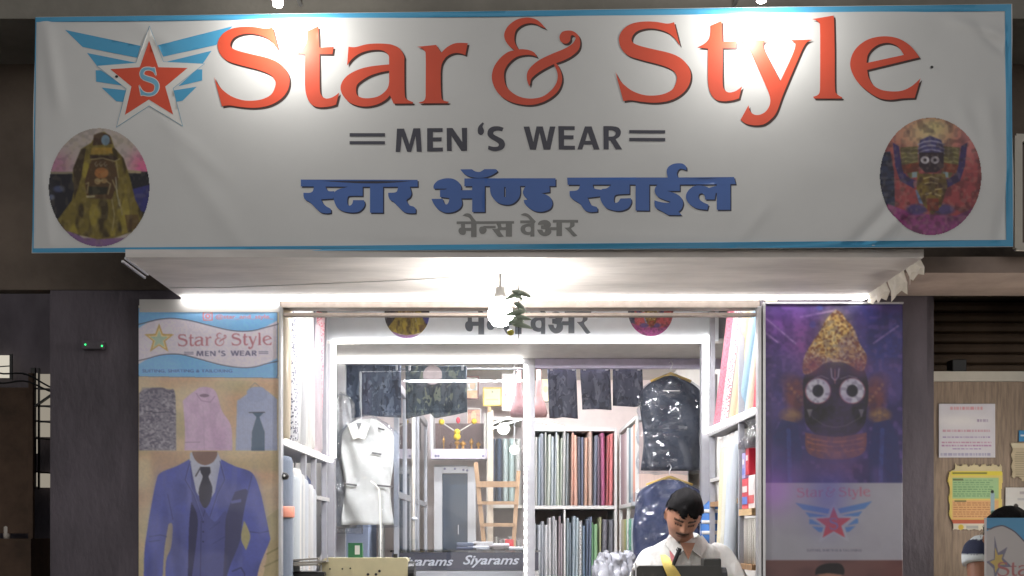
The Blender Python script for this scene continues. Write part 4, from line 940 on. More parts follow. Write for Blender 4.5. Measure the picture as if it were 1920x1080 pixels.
# ------------------------------------------------------------------ fabric: bolts and rolls
def objmat(o, m):
    o.material_slots[0].link = 'OBJECT'; o.material_slots[0].material = m
def bolt_mesh():
    """folded length of cloth standing on edge: rounded front fold, layers showing at the top"""
    m = MB(); pr_ = [(-0.5, 0.5), (-0.5, -0.30), (-0.42, -0.44), (-0.2, -0.5), (0.2, -0.5), (0.42, -0.44), (0.5, -0.30), (0.5, 0.5)]; n = len(pr_)
    lv = [(0.0, 0.96), (0.02, 1.0), (0.5, 1.03), (0.98, 1.0), (1.0, 0.94)]
    vs = [(x*k, y*(0.98 if i in (0, 4) else 1), z) for i, (z, k) in enumerate(lv) for x, y in pr_]
    m.add(vs, [(i*n+j, i*n+(j+1) % n, (i+1)*n+(j+1) % n, (i+1)*n+j) for i in range(len(lv)-1) for j in range(n)] + [tuple(range(n))[::-1], tuple(4*n+j for j in range(n))])
    me = m.mesh('fabric_bolt'); me.materials.append(M_wall); me.polygons.foreach_set('use_smooth', [True]*len(me.polygons)); return me
BOLT = bolt_mesh()
rm = MB().lathe([(0.36, 0), (0.46, 0.004), (0.5, 0.02), (0.505, 0.3), (0.49, 0.6), (0.5, 0.97), (0.45, 0.992), (0.3, 1.0), (0.14, 0.998), (0.12, 0.985)], (0, 0, 0), 14)
ROLL = rm.mesh('fabric_roll'); ROLL.materials.append(M_wall); ROLL.polygons.foreach_set('use_smooth', [True]*len(ROLL.polygons))
NAMES = {}
def cloth(c, pat=0):
    k = f'cloth {c} {pat}'
    if pat == 0: return pmat(k, c, 0.75, var=0.10, scale=3, stretch=(14, 14, 1.2), bump=0.003, bscale=18, sheen=0.15)
    if k in _m: return _m[k]
    if pat == 9:
        m = pmat(k, c, 0.6, var=0.08, scale=3, stretch=(14, 14, 1.2), bump=0.006, bscale=14); b = m.node_tree.nodes['Principled BSDF']; b.inputs['Coat Weight'].default_value = 0.7; b.inputs['Coat Roughness'].default_value = 0.12; return m
    m = pmat(k, c, 0.7, var=0.06); n, l = m.node_tree.nodes, m.node_tree.links
    tc = n.new('ShaderNodeTexCoord'); vo = n.new('ShaderNodeTexVoronoi'); vo.inputs['Scale'].default_value = 42 if pat == 1 else 26
    mp = n.new('ShaderNodeMapping'); mp.inputs['Scale'].default_value = (0.1, 0.1, 1.0); l.new(tc.outputs['Object'], mp.inputs[0])
    l.new(tc.outputs['Generated'], vo.inputs['Vector']) if False else l.new(mp.outputs[0], vo.inputs['Vector'])
    vo.inputs['Scale'].default_value = 60
    geo = n.new('ShaderNodeNewGeometry'); l.new(geo.outputs['Position'], vo.inputs['Vector']); vo.inputs['Scale'].default_value = 110 if pat == 1 else 85
    cr = n.new('ShaderNodeValToRGB'); cr.color_ramp.interpolation = 'CONSTANT'
    c2 = {1: (206, 110, 126), 2: (84, 84, 94), 3: (140, 130, 120)}[pat]
    cr.color_ramp.elements[0].color = (*lin(c2), 1); cr.color_ramp.elements[1].position = 0.42; cr.color_ramp.elements[1].color = (*lin(c), 1)
    l.new(vo.outputs['Distance'], cr.inputs[0]); l.new(cr.outputs[0], n['Principled BSDF'].inputs['Base Color'])
    return m
ORD = ['first', 'second', 'third', 'fourth', 'fifth', 'sixth', 'seventh', 'eighth', 'ninth', 'tenth', 'eleventh', 'twelfth', 'thirteenth', 'fourteenth', 'fifteenth', 'sixteenth', 'seventeenth', 'eighteenth', 'nineteenth', 'twentieth', 'twenty-first', 'twenty-second', 'twenty-third', 'twenty-fourth', 'twenty-fifth', 'twenty-sixth', 'twenty-seventh', 'twenty-eighth']
def piece(kind, loc, w, d, h, c, label, group, tilt=(0, 0), pat=0, rz=0):
    o = bpy.data.objects.new('fabric_bolt' if kind == 'b' else 'fabric_roll', BOLT if kind == 'b' else ROLL); col.objects.link(o)
    o.location = loc; o.scale = (w, d, h); o.rotation_euler = (tilt[0], tilt[1], rz); objmat(o, cloth(c, pat))
    return tag(o, label, 'fabric', group)

def cname(c):
    ref = {'white': (225, 225, 225), 'cream': (225, 215, 190), 'grey': (150, 150, 155), 'dark grey': (80, 80, 88), 'black': (35, 35, 40), 'navy': (45, 52, 85), 'blue': (80, 120, 180), 'pale blue': (170, 195, 215),
           'pale green': (190, 210, 180), 'green': (70, 150, 90), 'salmon': (232, 160, 130), 'red': (205, 60, 70), 'pink': (225, 170, 190), 'magenta': (170, 50, 110), 'purple': (95, 60, 100), 'beige': (205, 180, 145), 'teal': (70, 120, 135), 'olive': (150, 150, 80), 'plum grey': (120, 100, 110)}
    return min(ref, key=lambda k: sum((a-b)**2 for a, b in zip(ref[k], c)))

# back wall shelf unit
DBK = 9.6
def shelf_unit(name, label, x0, x1, y0, y1, zs, ups, mat=M_white, th=0.03, axis='x'):
    t = thing(name, label, 'shelf', ((x0+x1)/2, (y0+y1)/2, 0.42))
    for z in zs: MB().box((x0, y0, z-th), (x1, y1, z)).build('shelf_board', mat, t)
    for u in ups:
        if axis == 'x': MB().box((u-0.012, y0+0.004, 0.42), (u+0.012, y1-0.004, max(zs)+0.0)).build('upright', mat, t)
        else:
            for xx in ((x0+0.004, x0+0.03), (x1-0.03, x1-0.004)): MB().box((xx[0], u-0.014, 0.42), (xx[1], u+0.014, max(zs)-0.031)).build('upright', mat, t)
    return t
zsh = W(0, 948, DBK).z; xb0, xb1 = W(1001, 0, DBK).x, W(1152, 0, DBK).x
shelf_unit('back_shelf', 'white back shelf packed with upright fabric bolts right of the centre post', xb0, xb1, DBK, 10.28, [zsh, W(0, 806, DBK).z+0.02, 0.95], [xb0-0.013, xb1+0.013])
MB().box((xb0+0.27, DBK+0.004, 0.955), (xb0+0.285, 10.2, zsh-0.035)).build('divider', M_white, bpy.data.objects['back_shelf'])
up = [(196, 200, 188), (150, 180, 208), (60, 74, 96), (206, 216, 196), (200, 214, 190), (170, 192, 204), (186, 204, 214), (206, 222, 190), (196, 214, 182), (180, 180, 172), (120, 140, 150), (54, 56, 58), (226, 156, 130), (232, 166, 138), (70, 72, 96), (86, 96, 132), (222, 160, 126), (196, 160, 140), (80, 90, 116), (84, 54, 78), (160, 44, 98), (222, 84, 84), (226, 96, 96)]
pale = lambda c, k: tuple(int(v+(236-v)*k) for v in c)
up = [pale(c, .58 if i < 11 else .30) for i, c in enumerate(up)]; ws = [random.uniform(0.55, 1.5) for c in up]; kw = (xb1-xb0-0.016)/sum(ws)
x = xb0+0.008
for i, c in enumerate(up):
    W_ = ws[i]*kw; w = W_*random.uniform(0.93, 1.0); h = 0.655+random.uniform(-0.05, 0.03)
    piece('b', (x+W_/2, DBK+0.26+random.uniform(-0.012, 0.012), zsh+0.001), w, 0.5, h, c, f'{cname(c)} cloth bolt, {ORD[i]} from the centre post on the upper back shelf', 'bolts on the upper back shelf', (0, random.uniform(-0.012, 0.022)))
    x += W_
lo = [(150, 158, 170), (176, 184, 196), (120, 126, 140), (206, 206, 212), (214, 212, 214), (196, 196, 204), (206, 206, 210), (150, 120, 130), (120, 100, 112), (96, 130, 146), (60, 84, 108), (140, 170, 190), (150, 176, 188), (186, 190, 192), (84, 120, 160), (56, 76, 116), (66, 84, 120), (88, 160, 100), (112, 176, 104), (160, 160, 96), (70, 68, 80), (54, 54, 66)]
lo = [pale(c, .5 if i < 14 else .32) for i, c in enumerate(lo)]; wl1 = [random.uniform(.6, 1.4) for c in range(9)]; wl2 = [random.uniform(.5, 1.5) for c in range(13)]
x = xb0+0.006
for i, c in enumerate(lo):
    if i == 9: x = xb0+0.292
    if i < 9: w = 0.26*wl1[i]/sum(wl1)
    else: w = (xb1-xb0-0.30)*wl2[i-9]/sum(wl2)
    piece('b', (x+w/2, DBK+0.26+random.uniform(-0.012, 0.012), 0.951), w*0.97, 0.5, 0.675+random.uniform(-0.06, 0.03), c, f'{cname(c)} cloth bolt, {ORD[i]} from the centre post on the lower back shelf', 'bolts on the lower back shelf', (0, random.uniform(-0.01, 0.02)), 3 if i == 13 else 2 if i == 20 else 0)
    x += w
# right return shelf, running towards the camera
xr = xb1+0.035
shelf_unit('return_shelf', 'white side shelf with bolts running forward on the right of the back shelf', xr, xr+0.42, 8.35, 9.55, [zsh, 2.42, 1.28], [8.36, 8.95, 9.54], axis='y')
rc = [(140, 116, 124), (150, 124, 128), (176, 160, 160), (150, 150, 160), (110, 130, 140), (190, 196, 196), (206, 150, 130), (214, 190, 180)]
for i, c in enumerate(rc):
    yy = 9.45-i*0.15
    piece('b', (xr+0.21, yy, zsh+0.001), 0.12, 0.40, 0.62, c, f'{cname(c)} cloth bolt, {ORD[i]} from the back on the right side shelf', 'bolts on the side shelf', (0, 0), 0, R(-90))
for i, c in enumerate([(160, 150, 130), (150, 146, 96), (90, 160, 110), (96, 170, 130), (190, 196, 190), (206, 206, 206)]):
    piece('b', (xr+0.21, 9.42-i*0.19, 1.281), 0.15, 0.40, 0.34, c, f'{cname(c)} cloth bolt, {ORD[i]} from the back on the low side shelf', 'bolts on the low side shelf', (0, 0), 0, R(-90))

# back left shelf behind the ladder
xl0, xl1 = W(917, 0, DBK).x, W(979, 0, DBK).x
shelf_unit('back_shelf', 'pale back shelf behind the wooden ladder left of the centre post', xl0, xl1, DBK+0.05, 10.28, [W(0, 946, DBK).z, W(0, 780, DBK).z, 1.05], [xl0-0.013], m_ed)
for i, (c, w) in enumerate([((76, 92, 116), 0.06), ((66, 84, 106), 0.055), ((206, 220, 214), 0.06), ((196, 214, 206), 0.06), ((216, 214, 206), 0.05)]):
    piece('b', (xl0+0.03+i*0.058, DBK+0.30, W(0, 946, DBK).z+0.001), 0.055, 0.46, 0.60, c, f'{cname(c)} cloth bolt, {ORD[i]} from the left behind the ladder', 'bolts behind the ladder')
for i in range(7):
    piece('b', (xl0+0.022+i*0.041, DBK+0.30, 1.051), 0.039, 0.46, 0.40+0.02*math.sin(i*2), (214, 208, 198) if i % 2 else (196, 190, 184), f'cream cloth bolt, {ORD[i]} from the left low behind the ladder', 'low bolts behind the ladder')
for i, (a, b) in enumerate((((921, 804), (978, 786)), ((921, 795), (955, 782)), ((1003, 786), (1064, 803)))):
    led('led_strip', ['thin lit shelf edge slanting left of the centre post', 'shorter thin lit shelf edge above the slanting one', 'thin lit shelf edge slanting right of the centre post'][i], W(*a, 8.6), W(*b, 8.6), 0.010, M_led2, t=0.012)

# glass partition on the left of the back room, door, shrine shelf
gp = thing('glass_partition', 'aluminium framed glass partition receding to the back door', 'partition', (-0.75, 8.4, 0.42))
XG = -0.72
MB().box((XG-0.006, 7.02, 0.45), (XG, 9.48, 2.45)).build('glass_pane', M_mirror, gp)
for yv, w in ((7.0, 0.04), (7.55, 0.03), (8.3, 0.03), (8.62, 0.05), (9.5, 0.05)): MB().box((XG-0.018, yv-w/2, 0.42), (XG+0.014, yv+w/2, 2.5)).build('mullion', M_alu, gp)
MB().box((XG-0.016, 7.03, 1.735), (XG+0.012, 9.47, 1.775)).build('mid_rail', M_alu, gp)
MB().box((XG-0.016, 7.03, 2.45), (XG+0.012, 9.47, 2.5)).build('top_rail', M_alu, gp)
pp = W(777, 0, 7.3); pipe = thing('clear_pipe', 'pale upright pipe in front of the glass partition', 'pipe', (pp.x, 7.2, 0.42))
MB().tube([(pp.x, 7.2, 0.42), (pp.x, 7.2, 2.57)], 0.012, 10).build('tube', pmat('cream pipe', (206, 196, 180), 0.35), pipe, smooth=True)
pc = W(777, 973, 7.2); MB().ball((pc.x, pc.y-0.012, pc.z), (0.022, 0.012, 0.014)).build('clip', M_white, pipe, smooth=True)

bdr = thing('back_door', 'white framed door with dark glass at the back of the shop', 'door', W(855, 1200, 9.5))
DD = 9.5
def bx(x0, y0, x1, y1, d0, d1): return (tuple(W(x0, y1, DD)[i] if i != 1 else d0 for i in range(3)), tuple(W(x1, y0, DD)[i] if i != 1 else d1 for i in range(3)))
MB().box(*bx(814, 871, 829, 1230, DD, DD+0.06)).build('stile', M_white, bdr); MB().box(*bx(877, 874, 892, 1230, DD, DD+0.06)).build('stile', M_white, bdr)
m_dg = pmat('dark door glass', (50, 66, 84), 0.06, var=0.1, spec=0.7)
MB().box(*bx(829.3, 888, 876.7, 1230, DD+0.02, DD+0.03)).build('glass', m_dg, bdr); MB().box(*bx(829.3, 872, 876.7, 887.5, DD-0.01, DD+0.06)).build('top_rail', M_white, bdr)
MB().box(*bx(858.5, 984, 860, 1002, DD-0.005, DD+0.015)).build('handle', M_alu, bdr)
m_fl = pmat('stamped flower', (130, 126, 150), 0.6)
for x, y in ((834, 879), (853, 879), (869, 881), (876, 882)): MB().ball(W(x, y, DD-0.014), (0.011, 0.002, 0.011), 6, 4).build('flower_mark', m_fl, bdr)
ss = thing('shrine_shelf', 'white shrine shelf with dark backing above the back door', 'shrine', W(862, 862, 9.45))
MB().box(*bx(811, 845, 915, 863, 9.30, 9.48)).build('front_board', pmat('shrine board', (226, 216, 226), 0.45), ss)
MB().box(*bx(813, 792, 913, 844.5, 9.58, 9.60)).build('back_panel', pmat('shrine backing', (96, 76, 72), 0.6, var=0.4, scale=12), ss)
MB().box(*bx(809, 780, 815, 844.7, 9.31, 9.59)).build('side_post', M_white, ss)
MB().box(*bx(908, 780, 913, 844.7, 9.31, 9.59)).build('side_post', m_ed, ss)
for x in (817, 822, 906): MB().ball(W(x, 855, 9.30), (0.012, 0.003, 0.012), 6, 4).build('flower_mark', m_fl, ss)
m_br = pmat('brass', (196, 150, 80), 0.3, 0.8)
for i, (x, h, r) in enumerate(((832, 0.13, 0.012), (846, 0.07, 0.02), (857, 0.10, 0.025), (868, 0.09, 0.03), (884, 0.11, 0.02), (897, 0.08, 0.022))):
    p = W(x, 845, 9.40)
    o = MB().lathe([(r*1.1, 0.002), (r, 0.01), (r*0.4, 0.02), (r*0.45, h*0.5), (r, h*0.62), (r*0.8, h*0.8), (r*0.3, h*0.9), (r*0.15, h)], p, 10).build('brass_figure', m_br if i != 1 else pmat('dark idol', (96, 70, 66), .5), None, True)
    tag(o, f'small {"dark" if i == 1 else "brass"} figure, {ORD[i]} from the left on the shrine shelf', 'figurine', 'figures on the shrine')
ga = thing('marigold_garland', 'yellow marigold garland strung in a V across the shrine', 'garland', W(857, 830, 9.27))
pts = [W(828, 792, 9.27), W(857, 811, 9.27), W(889, 792, 9.27)]
for a, b in ((0, 1), (1, 2)): MB().tube([pts[a], pts[b]], 0.006, 6).build('string', m_ed, ga)
m_mg = pmat('marigold', (232, 196, 50), 0.7, var=0.25, scale=60, bump=0.004, bscale=120)
for (x, y, r) in ((828, 791, 0.026), (889, 790, 0.024), (857, 810, 0.028), (857, 819, 0.032), (771, 791, 0.022)):
    MB().ball(W(x, y, 9.25), r, 12, 8).build('flower', m_mg, ga, smooth=True)
MB().ball(W(859, 788, 9.25), (0.018, 0.012, 0.028), 10, 8).build('red_flower', pmat('red flower', (224, 70, 84), .6), ga, smooth=True)
# pictures on the back wall above the shrine
def framed(label, b, fcol, painter, d=9.9):
    t = thing('framed_picture', label, 'picture', W((b[0]+b[2])/2, b[3], d), 'pictures above the shrine')
    P = Paint(*b, 1.5); painter(P)
    link('print', P.mesh('print', plane_pos(d-0.004)), pmat('wall print', (0, 0, 0), .35, attr=True), t)
    m = pmat(f'picture frame {fcol}', fcol, .45)
    x0, y0, x1, y1 = b
    for q0, q1 in (((x0-3, y0-3), (x1+3, y0)), ((x0-3, y1), (x1+3, y1+3)), ((x0-3, y0), (x0, y1)), ((x1, y0), (x1+3, y1))):
        MB().box(tuple(W(*q0, d-0.012)), tuple(W(*q1, d+0.012))).build('frame_bar', m, t)
framed('brown framed devotional picture above the shrine', (876, 708, 895, 746), (128, 84, 70), lambda p: (p.c.__setitem__(slice(None), (206, 204, 190)), p.mix(np.clip((p.noise(5, 5, 3)-.45)*3, 0, .8), (150, 150, 130)), p.fill([box2(876, 732, 895, 746)], (214, 160, 100), .8), p.ell(886, 722, 5, 8, (190, 150, 110), .8)))
framed('bright yellow framed card above the shrine', (908, 729, 938, 759), (206, 176, 70), lambda p: (p.c.__setitem__(slice(None), (240, 226, 140)), p.ell(923, 735, 2, 2, (120, 130, 90)), p.fill([box2(912, 748, 934, 750)], (200, 180, 80), .7)))
framed('orange picture low on the wall behind the marigolds', (877, 768, 900, 796), (206, 196, 186), lambda p: (p.c.__setitem__(slice(None), (206, 140, 92)), p.mix(np.clip((p.noise(5, 5, 7)-.45)*3, 0, .8), (150, 90, 60)), p.ell(888, 780, 5, 9, (232, 180, 120), .8)))
framed('pale calendar sheet on the back wall left of the centre post', (944, 692, 972, 768), (226, 216, 206), lambda p: (p.c.__setitem__(slice(None), (236, 230, 222)), p.ell(948, 740, 2.4, 3, (214, 120, 120), .7), [p.line([(946, y), (970, y)], .8, (190, 186, 186), .7) for y in range(704, 765, 8)]))
framed('small yellow picture on the back wall right of the centre post', (1016, 711, 1031, 752), (120, 110, 104), lambda p: (p.c.__setitem__(slice(None), (236, 226, 150)), p.ell(1023, 730, 4, 6, (214, 196, 110), .7)))
# cloth bags hung by the post
for i, x in enumerate((973, 1010)):
    p = W(x, 690, 6.9); t = thing('hanging_bag', ['dusty pink cloth bag hung left of the centre post', 'dusty pink cloth bag hung right of the centre post'][i], 'bag', (p.x, p.y, W(0, 782, 6.9).z), 'bags by the centre post')
    h = p.z-W(0, 782, 6.9).z
    MB().loft([(p.x, p.y, p.z-h*k, w, dd) for k, w, dd in ((0, .013, .01), (.3, .016, .012), (.55, .022, .016), (.75, .045, .03), (.92, .058, .038), (1.0, .05, .034))], 14, lambda q_, t_, u: q_+Vector((0.005*math.sin(t_*5)*u, 0.005*math.cos(t_*4)*u, 0))).build('body', pmat('dusty pink cloth', (168, 128, 126), .8, var=.25, scale=12), t, smooth=True)
    MB().tube([p, p+Vector((0, 0, 0.05))], 0.003, 5).build('cord', M_black, t)

# ladder
ld = thing('wooden_ladder', 'raw wooden ladder leaning before the back shelf', 'ladder', W(930, 1180, 8.9))
for a, b in (((892, 868), (924, 1180)), ((972, 884), (952, 1180))): MB().obox(W(*a, 8.9), W(*b, 8.7), 0.035, 0.05, up=(0, 1, 0)).build('stile', M_wood, ld)
for y, x0, x1, h in ((908, 894, 970, 0.05), (943, 895, 970, 0.028), (984, 901, 966, 0.03), (1030, 906, 962, 0.03), (1080, 912, 958, 0.03), (1130, 918, 955, 0.03)):
    d = 8.86-0.2*(y-868)/310; MB().obox(W(x0, y, d), W(x1, y, d), 0.02, h).build('rung', M_wood, ld)
wp = thing('timber_post', 'narrow pale timber post beside the ladder', 'post', W(920, 1200, 9.2))
MB().box(tuple(W(914, 1230, 9.2)), tuple(W(925, 770, 9.25))).build('timber', pmat('pale timber', (214, 196, 172), .6, var=.12, stretch=(6, 6, 1)), wp)
MB().box(tuple(W(914, 772, 9.19)), tuple(W(921, 764, 9.26))).build('cap', M_wood, wp)
rb = thing('red_box', 'small red box on the counter behind the ladder foot', 'box', W(955, 1030, 8.2))
MB().box(tuple(W(947, 1030, 8.2)), tuple(W(963, 1011, 8.26)), 0.004).build('carton', pmat('red carton', (196, 56, 60), .5), rb)

# counter with lettering
ct = thing('glass_counter', 'glass topped counter with white Siyarams lettering on a grey front', 'counter', W(860, 1300, 7.0))
xa, xb = W(735, 0, 7.0).x, W(1010, 0, 7.0).x; zt = W(0, 1032, 7.0).z
MB().box((xa, 7.0, 0.42), (xb, 7.6, W(0, 1069, 7.0).z-0.004)).build('base', M_white, ct)
MB().box((xa, 6.995, W(0, 1069, 7.0).z), (xb, 7.02, zt-0.012)).build('front_panel', pmat('counter front grey', (86, 86, 98), .25, var=.1), ct)
MB().box((xa-0.01, 6.985, zt-0.01), (xb+0.01, 7.6, zt)).build('glass_top', film('counter glass', tint=(190, 196, 206), gloss=.12, rough=.03, bump=0, tr=.8), ct)
MB().box((xa, 7.03, W(0, 1069, 7.0).z), (xb, 7.58, zt-0.035)).build('inner_tray', pmat('counter tray', (130, 130, 140), .5), ct)
for b in ((747, 1044, 850, 1066), (868, 1041, 974, 1064)): flat_text('lettering', 'Siyarams', b, pmat('counter lettering', (226, 226, 230), .5), plane_pos(6.992), ct, 0.02, 0.35)
pl = [(60, 70, 96), (206, 206, 210), (140, 130, 126), (226, 226, 228), (96, 104, 120), (190, 186, 182), (210, 208, 212)]
for i, c in enumerate(pl):
    p = W(876+(i % 4)*30, 1034, 7.15+0.16*(i//4)); z0 = zt+0.001+0.022*(i//4)
    o = MB().box((p.x-0.07, p.y-0.09, z0), (p.x+0.07, p.y+0.09, z0+0.02+0.006*(i % 3)), 0.006).build('folded_shirt', cloth(c))
    o.rotation_euler.z = 0.0
    tag(o, f'{cname(c)} folded shirt packet, {ORD[i]} of the pile on the glass counter', 'shirt', 'folded shirts on the counter')

# ------------------------------------------------------------------ left wall shelving
XL = -1.0
lsu = shelf_unit('wall_shelf', 'white wall shelving with lit edge on the left side of the shop', -1.41, XL, 4.77, 5.98, [1.925, 2.9, 0.95], [4.785, 5.34, 5.62, 5.96], M_portal, axis='y')
for y0_, y1_, z in ((4.89, 5.32, W(0, 915, 5.3).z), (5.64, 6.04, W(0, 931, 5.8).z)):
    MB().box((-1.2, y0_, z-0.02), (XL-0.002, y1_, z)).build('cross_rail', M_white, lsu)
led('led_strip', 'slanting led strip along the left shelf edge', (XL+0.006, 4.80, 1.913), (XL+0.006, 6.06, 1.913), 0.012, M_led2, t=0.02)
lu = [((206, 192, 168), 0.055, 4.82, 0), ((120, 132, 150), 0.03, 4.88, 0), ((176, 176, 180), 0.075, 4.945, 2), ((222, 222, 220), 0.085, 5.06, 0), ((196, 196, 196), 0.06, 5.17, 0), ((214, 214, 210), 0.075, 5.28, 0), ((226, 222, 216), 0.07, 5.39, 0), ((110, 104, 112), 0.05, 5.48, 0), ((206, 192, 196), 0.08, 5.58, 0), ((210, 180, 184), 0.07, 5.69, 1), ((92, 92, 104), 0.12, 5.85, 2), ((120, 124, 140), 0.1, 5.98, 0)]
for i, (c, w, yy, pt) in enumerate(lu):
    piece('r', (XL-0.012-0.02*(i % 2)-(0.09 if i > 9 else 0), min(yy, 5.88), 1.926), w*1.25, w*1.25, 0.86-0.05*(i % 3)-0.012*i, c, f'{cname(c)} {"patterned " if pt else ""}fabric roll, {ORD[i]} from the front on the upper left shelf', 'rolls on the upper left shelf', (random.uniform(-.02, .02), random.uniform(-.02, .03)), pt or 9)
ll = [((120, 130, 146), 0.10, 4.84, 0.9, 0, 0), ((160, 166, 174), 0.07, 4.96, 0.84, 0, 0), ((186, 192, 196), 0.085, 5.05, 0.82, 0, 0), ((160, 166, 172), 0.07, 5.17, 0.80, 0, 0), ((206, 200, 190), 0.06, 5.27, 0.66, 3, .08), ((214, 206, 196), 0.06, 5.40, 0.62, 3, -.06), ((200, 200, 200), 0.075, 5.44, 0.80, 0, 0), ((186, 190, 196), 0.07, 5.54, 0.78, 0, 0), ((214, 212, 208), 0.08, 5.11, 0.86, 0, 0), ((206, 206, 204), 0.07, 5.23, 0.84, 0, 0), ((196, 200, 206), 0.07, 5.32, 0.82, 0, 0)]
for i, (c, w, yy, h, pt, tl) in enumerate(ll):
    piece('r', (XL-0.03, yy, 0.951), w*1.2, w*1.2, h, c, f'{cname(c)} {"patterned " if pt else ""}fabric roll, place {ORD[sorted(range(len(ll)), key=lambda k: ll[k][2]).index(i)]} from the front on the lower left shelf', 'rolls on the lower left shelf', (tl, 0), pt)
tg = thing('orange_tag', 'salmon paper band round the front roll of the lower left shelf', 'paper band', W(536, 975, 4.78))
MB().lathe([(0.066, 0), (0.068, 0.004), (0.068, 0.045), (0.066, 0.05)], (XL-0.03, 4.84, W(0, 970, 4.78).z), 14).build('band', pmat('salmon paper', (226, 150, 128), .6), tg, smooth=True)
nv_ = thing('garment_bag', 'navy garment bag hanging in the rear bay of the left shelf', 'garment bag', (-1.15, 5.85, 0.96))
MB().loft([(-1.16, 5.84, z, hw, hd) for z, hw, hd in ((0.97, .1, .17), (1.3, .11, .17), (1.6, .11, .165), (1.75, .1, .15), (1.84, .05, .06))], 20, lambda p, t_, u: p+Vector((0.01*math.sin(6*t_+9*u), 0.012*math.sin(5*t_-7*u), 0))).build('bag', pmat('navy nylon', (62, 76, 120), .35, var=.25, scale=10, bump=.004, bscale=14), nv_, smooth=True)
MB().tube([(-1.16, 5.84, 1.83), (-1.16, 5.84, 1.90)], 0.004, 6).build('hook', M_alu, nv_)
cm = thing('security_camera', 'small black camera on the left door jamb', 'camera', W(532, 893, 4.74))
MB().box(tuple(W(526, 900, 4.78)), tuple(W(533, 885, 4.74)), 0.003).build('mount', M_black, cm)
pcm = W(534, 892.5, 4.74); MB().tube([(pcm.x-0.004, 4.78, pcm.z), (pcm.x, 4.735, pcm.z), (pcm.x, 4.725, pcm.z)], [0.016, 0.017, 0.010], 12).build('body', M_black, cm, smooth=True)
MB().ball((pcm.x, 4.724, pcm.z), 0.006, 8, 6).build('lens', M_white, cm, smooth=True)

# ------------------------------------------------------------------ right wall shelving
XR = 1.12
rsu = shelf_unit('wall_shelf', 'white wall shelving with lit edge on the right side of the shop', XR, 1.53, 4.77, 5.92, [2.065, 2.95, 0.9], [4.785, 5.17, 5.90], M_portal, axis='y')
led('led_strip', 'slanting led strip along the right shelf edge', (XR-0.006, 4.80, 2.055), (XR-0.006, 6.0, 2.07), 0.012, M_led2, t=0.02)
MB().box((XR+0.002, 4.885, 1.585), (1.5, 5.153, 1.615)).build('shelf_board', M_ply, rsu); MB().box((XR+0.002, 4.885, 1.33), (1.5, 5.153, 1.355)).build('shelf_board', M_wood, rsu)
MB().box((XR+0.002, 5.19, W(0, 895, 5.7).z-0.018), (1.5, 5.884, W(0, 895, 5.7).z)).build('shelf_board', M_white, rsu); MB().box((XR+0.002, 5.19, W(0, 940, 5.7).z-0.025), (1.5, 5.884, W(0, 940, 5.7).z)).build('shelf_board', M_wood, rsu)
ru = [((206, 130, 146), 5.86, 1), ((222, 196, 196), 5.76, 1), ((226, 214, 214), 5.66, 1), ((140, 134, 132), 5.56, 0), ((206, 186, 156), 5.45, 0), ((214, 192, 150), 5.36, 0), ((150, 180, 200), 5.24, 0), ((176, 196, 206), 5.16, 0), ((206, 190, 170), 5.06, 0), ((214, 180, 160), 4.98, 0), ((206, 70, 86), 4.91, 0)]
for i, (c, yy, pt) in enumerate(ru):
    piece('r', (XR+0.05+0.015*(i % 2), yy, 2.067), 0.075, 0.075, 0.80 if i < 9 else 0.34, c, f'{cname(c)} {"floral " if pt else ""}fabric roll leaning, {ORD[i]} from the rear on the upper right shelf', 'leaning rolls on the upper right shelf', (R(34) if i < 9 else R(20), 0), pt)
# boxes in the front bay of the right shelf
def carton(label, y0, y1, z0, z1, c, c2, x0=XR+0.015):
    t = thing('carton', label, 'box', (x0, y0, z0), 'cartons on the right shelf')
    MB().box((x0, y0, z0), (x0+0.2, y1, z1), 0.003).build('box_body', pmat(f'carton {c}', c, .4), t)
    MB().box((x0-0.0015, y0+0.01, z0+(z1-z0)*.15), (x0-0.0005, y1-0.01, z0+(z1-z0)*.4)).build('printed_panel', pmat(f'carton {c2}', c2, .4), t)
    MB().box((x0-0.0015, y0+0.015, z0+(z1-z0)*.55), (x0-0.0005, y1-0.015, z0+(z1-z0)*.75)).build('printed_panel', M_white, t)
carton('red and blue carton at the front of the plywood shelf', 5.02, 5.145, 1.616, 1.76, (200, 66, 76), (90, 120, 196))
carton('white and red carton at the front edge of the plywood shelf', 4.885, 5.01, 1.616, 1.77, (222, 210, 208), (206, 90, 90))
carton('upper red carton stacked on the plywood shelf', 5.00, 5.07, 1.775, 1.90, (196, 44, 62), (206, 70, 80))
carton('lilac carton beside the upper red carton', 5.08, 5.145, 1.762, 1.885, (170, 160, 206), (120, 130, 200))
for i in range(6): piece('b', (XR+0.2, 4.905+i*0.043, 1.356), 0.04, 0.36, 0.215, [(222, 218, 208), (206, 200, 190), (214, 208, 200)][i % 3], f'cream cloth bolt, {ORD[i]} from the front below the plywood shelf', 'bolts below the plywood shelf', (0, 0), 0, R(-90))
for i in range(7): piece('b', (XR+0.2, 5.24+i*0.09, W(0, 895, 5.7).z+0.001), 0.08, 0.36, 0.21, [(222, 220, 214), (206, 206, 204), (214, 208, 204)][i % 3], f'white cloth bolt, {ORD[i]} from the front under the right led edge', 'bolts under the right led edge', (0, 0), 0, R(-90))
for i in range(7): piece('b', (XR+0.2, 5.24+i*0.09, W(0, 940, 5.7).z+0.001), 0.08, 0.36, 0.10, [(222, 220, 216), (190, 190, 194), (206, 200, 196)][i % 3], f'pale cloth bolt, {ORD[i]} from the front on the middle right shelf', 'bolts on the middle right shelf', (0, 0), 0, R(-90))
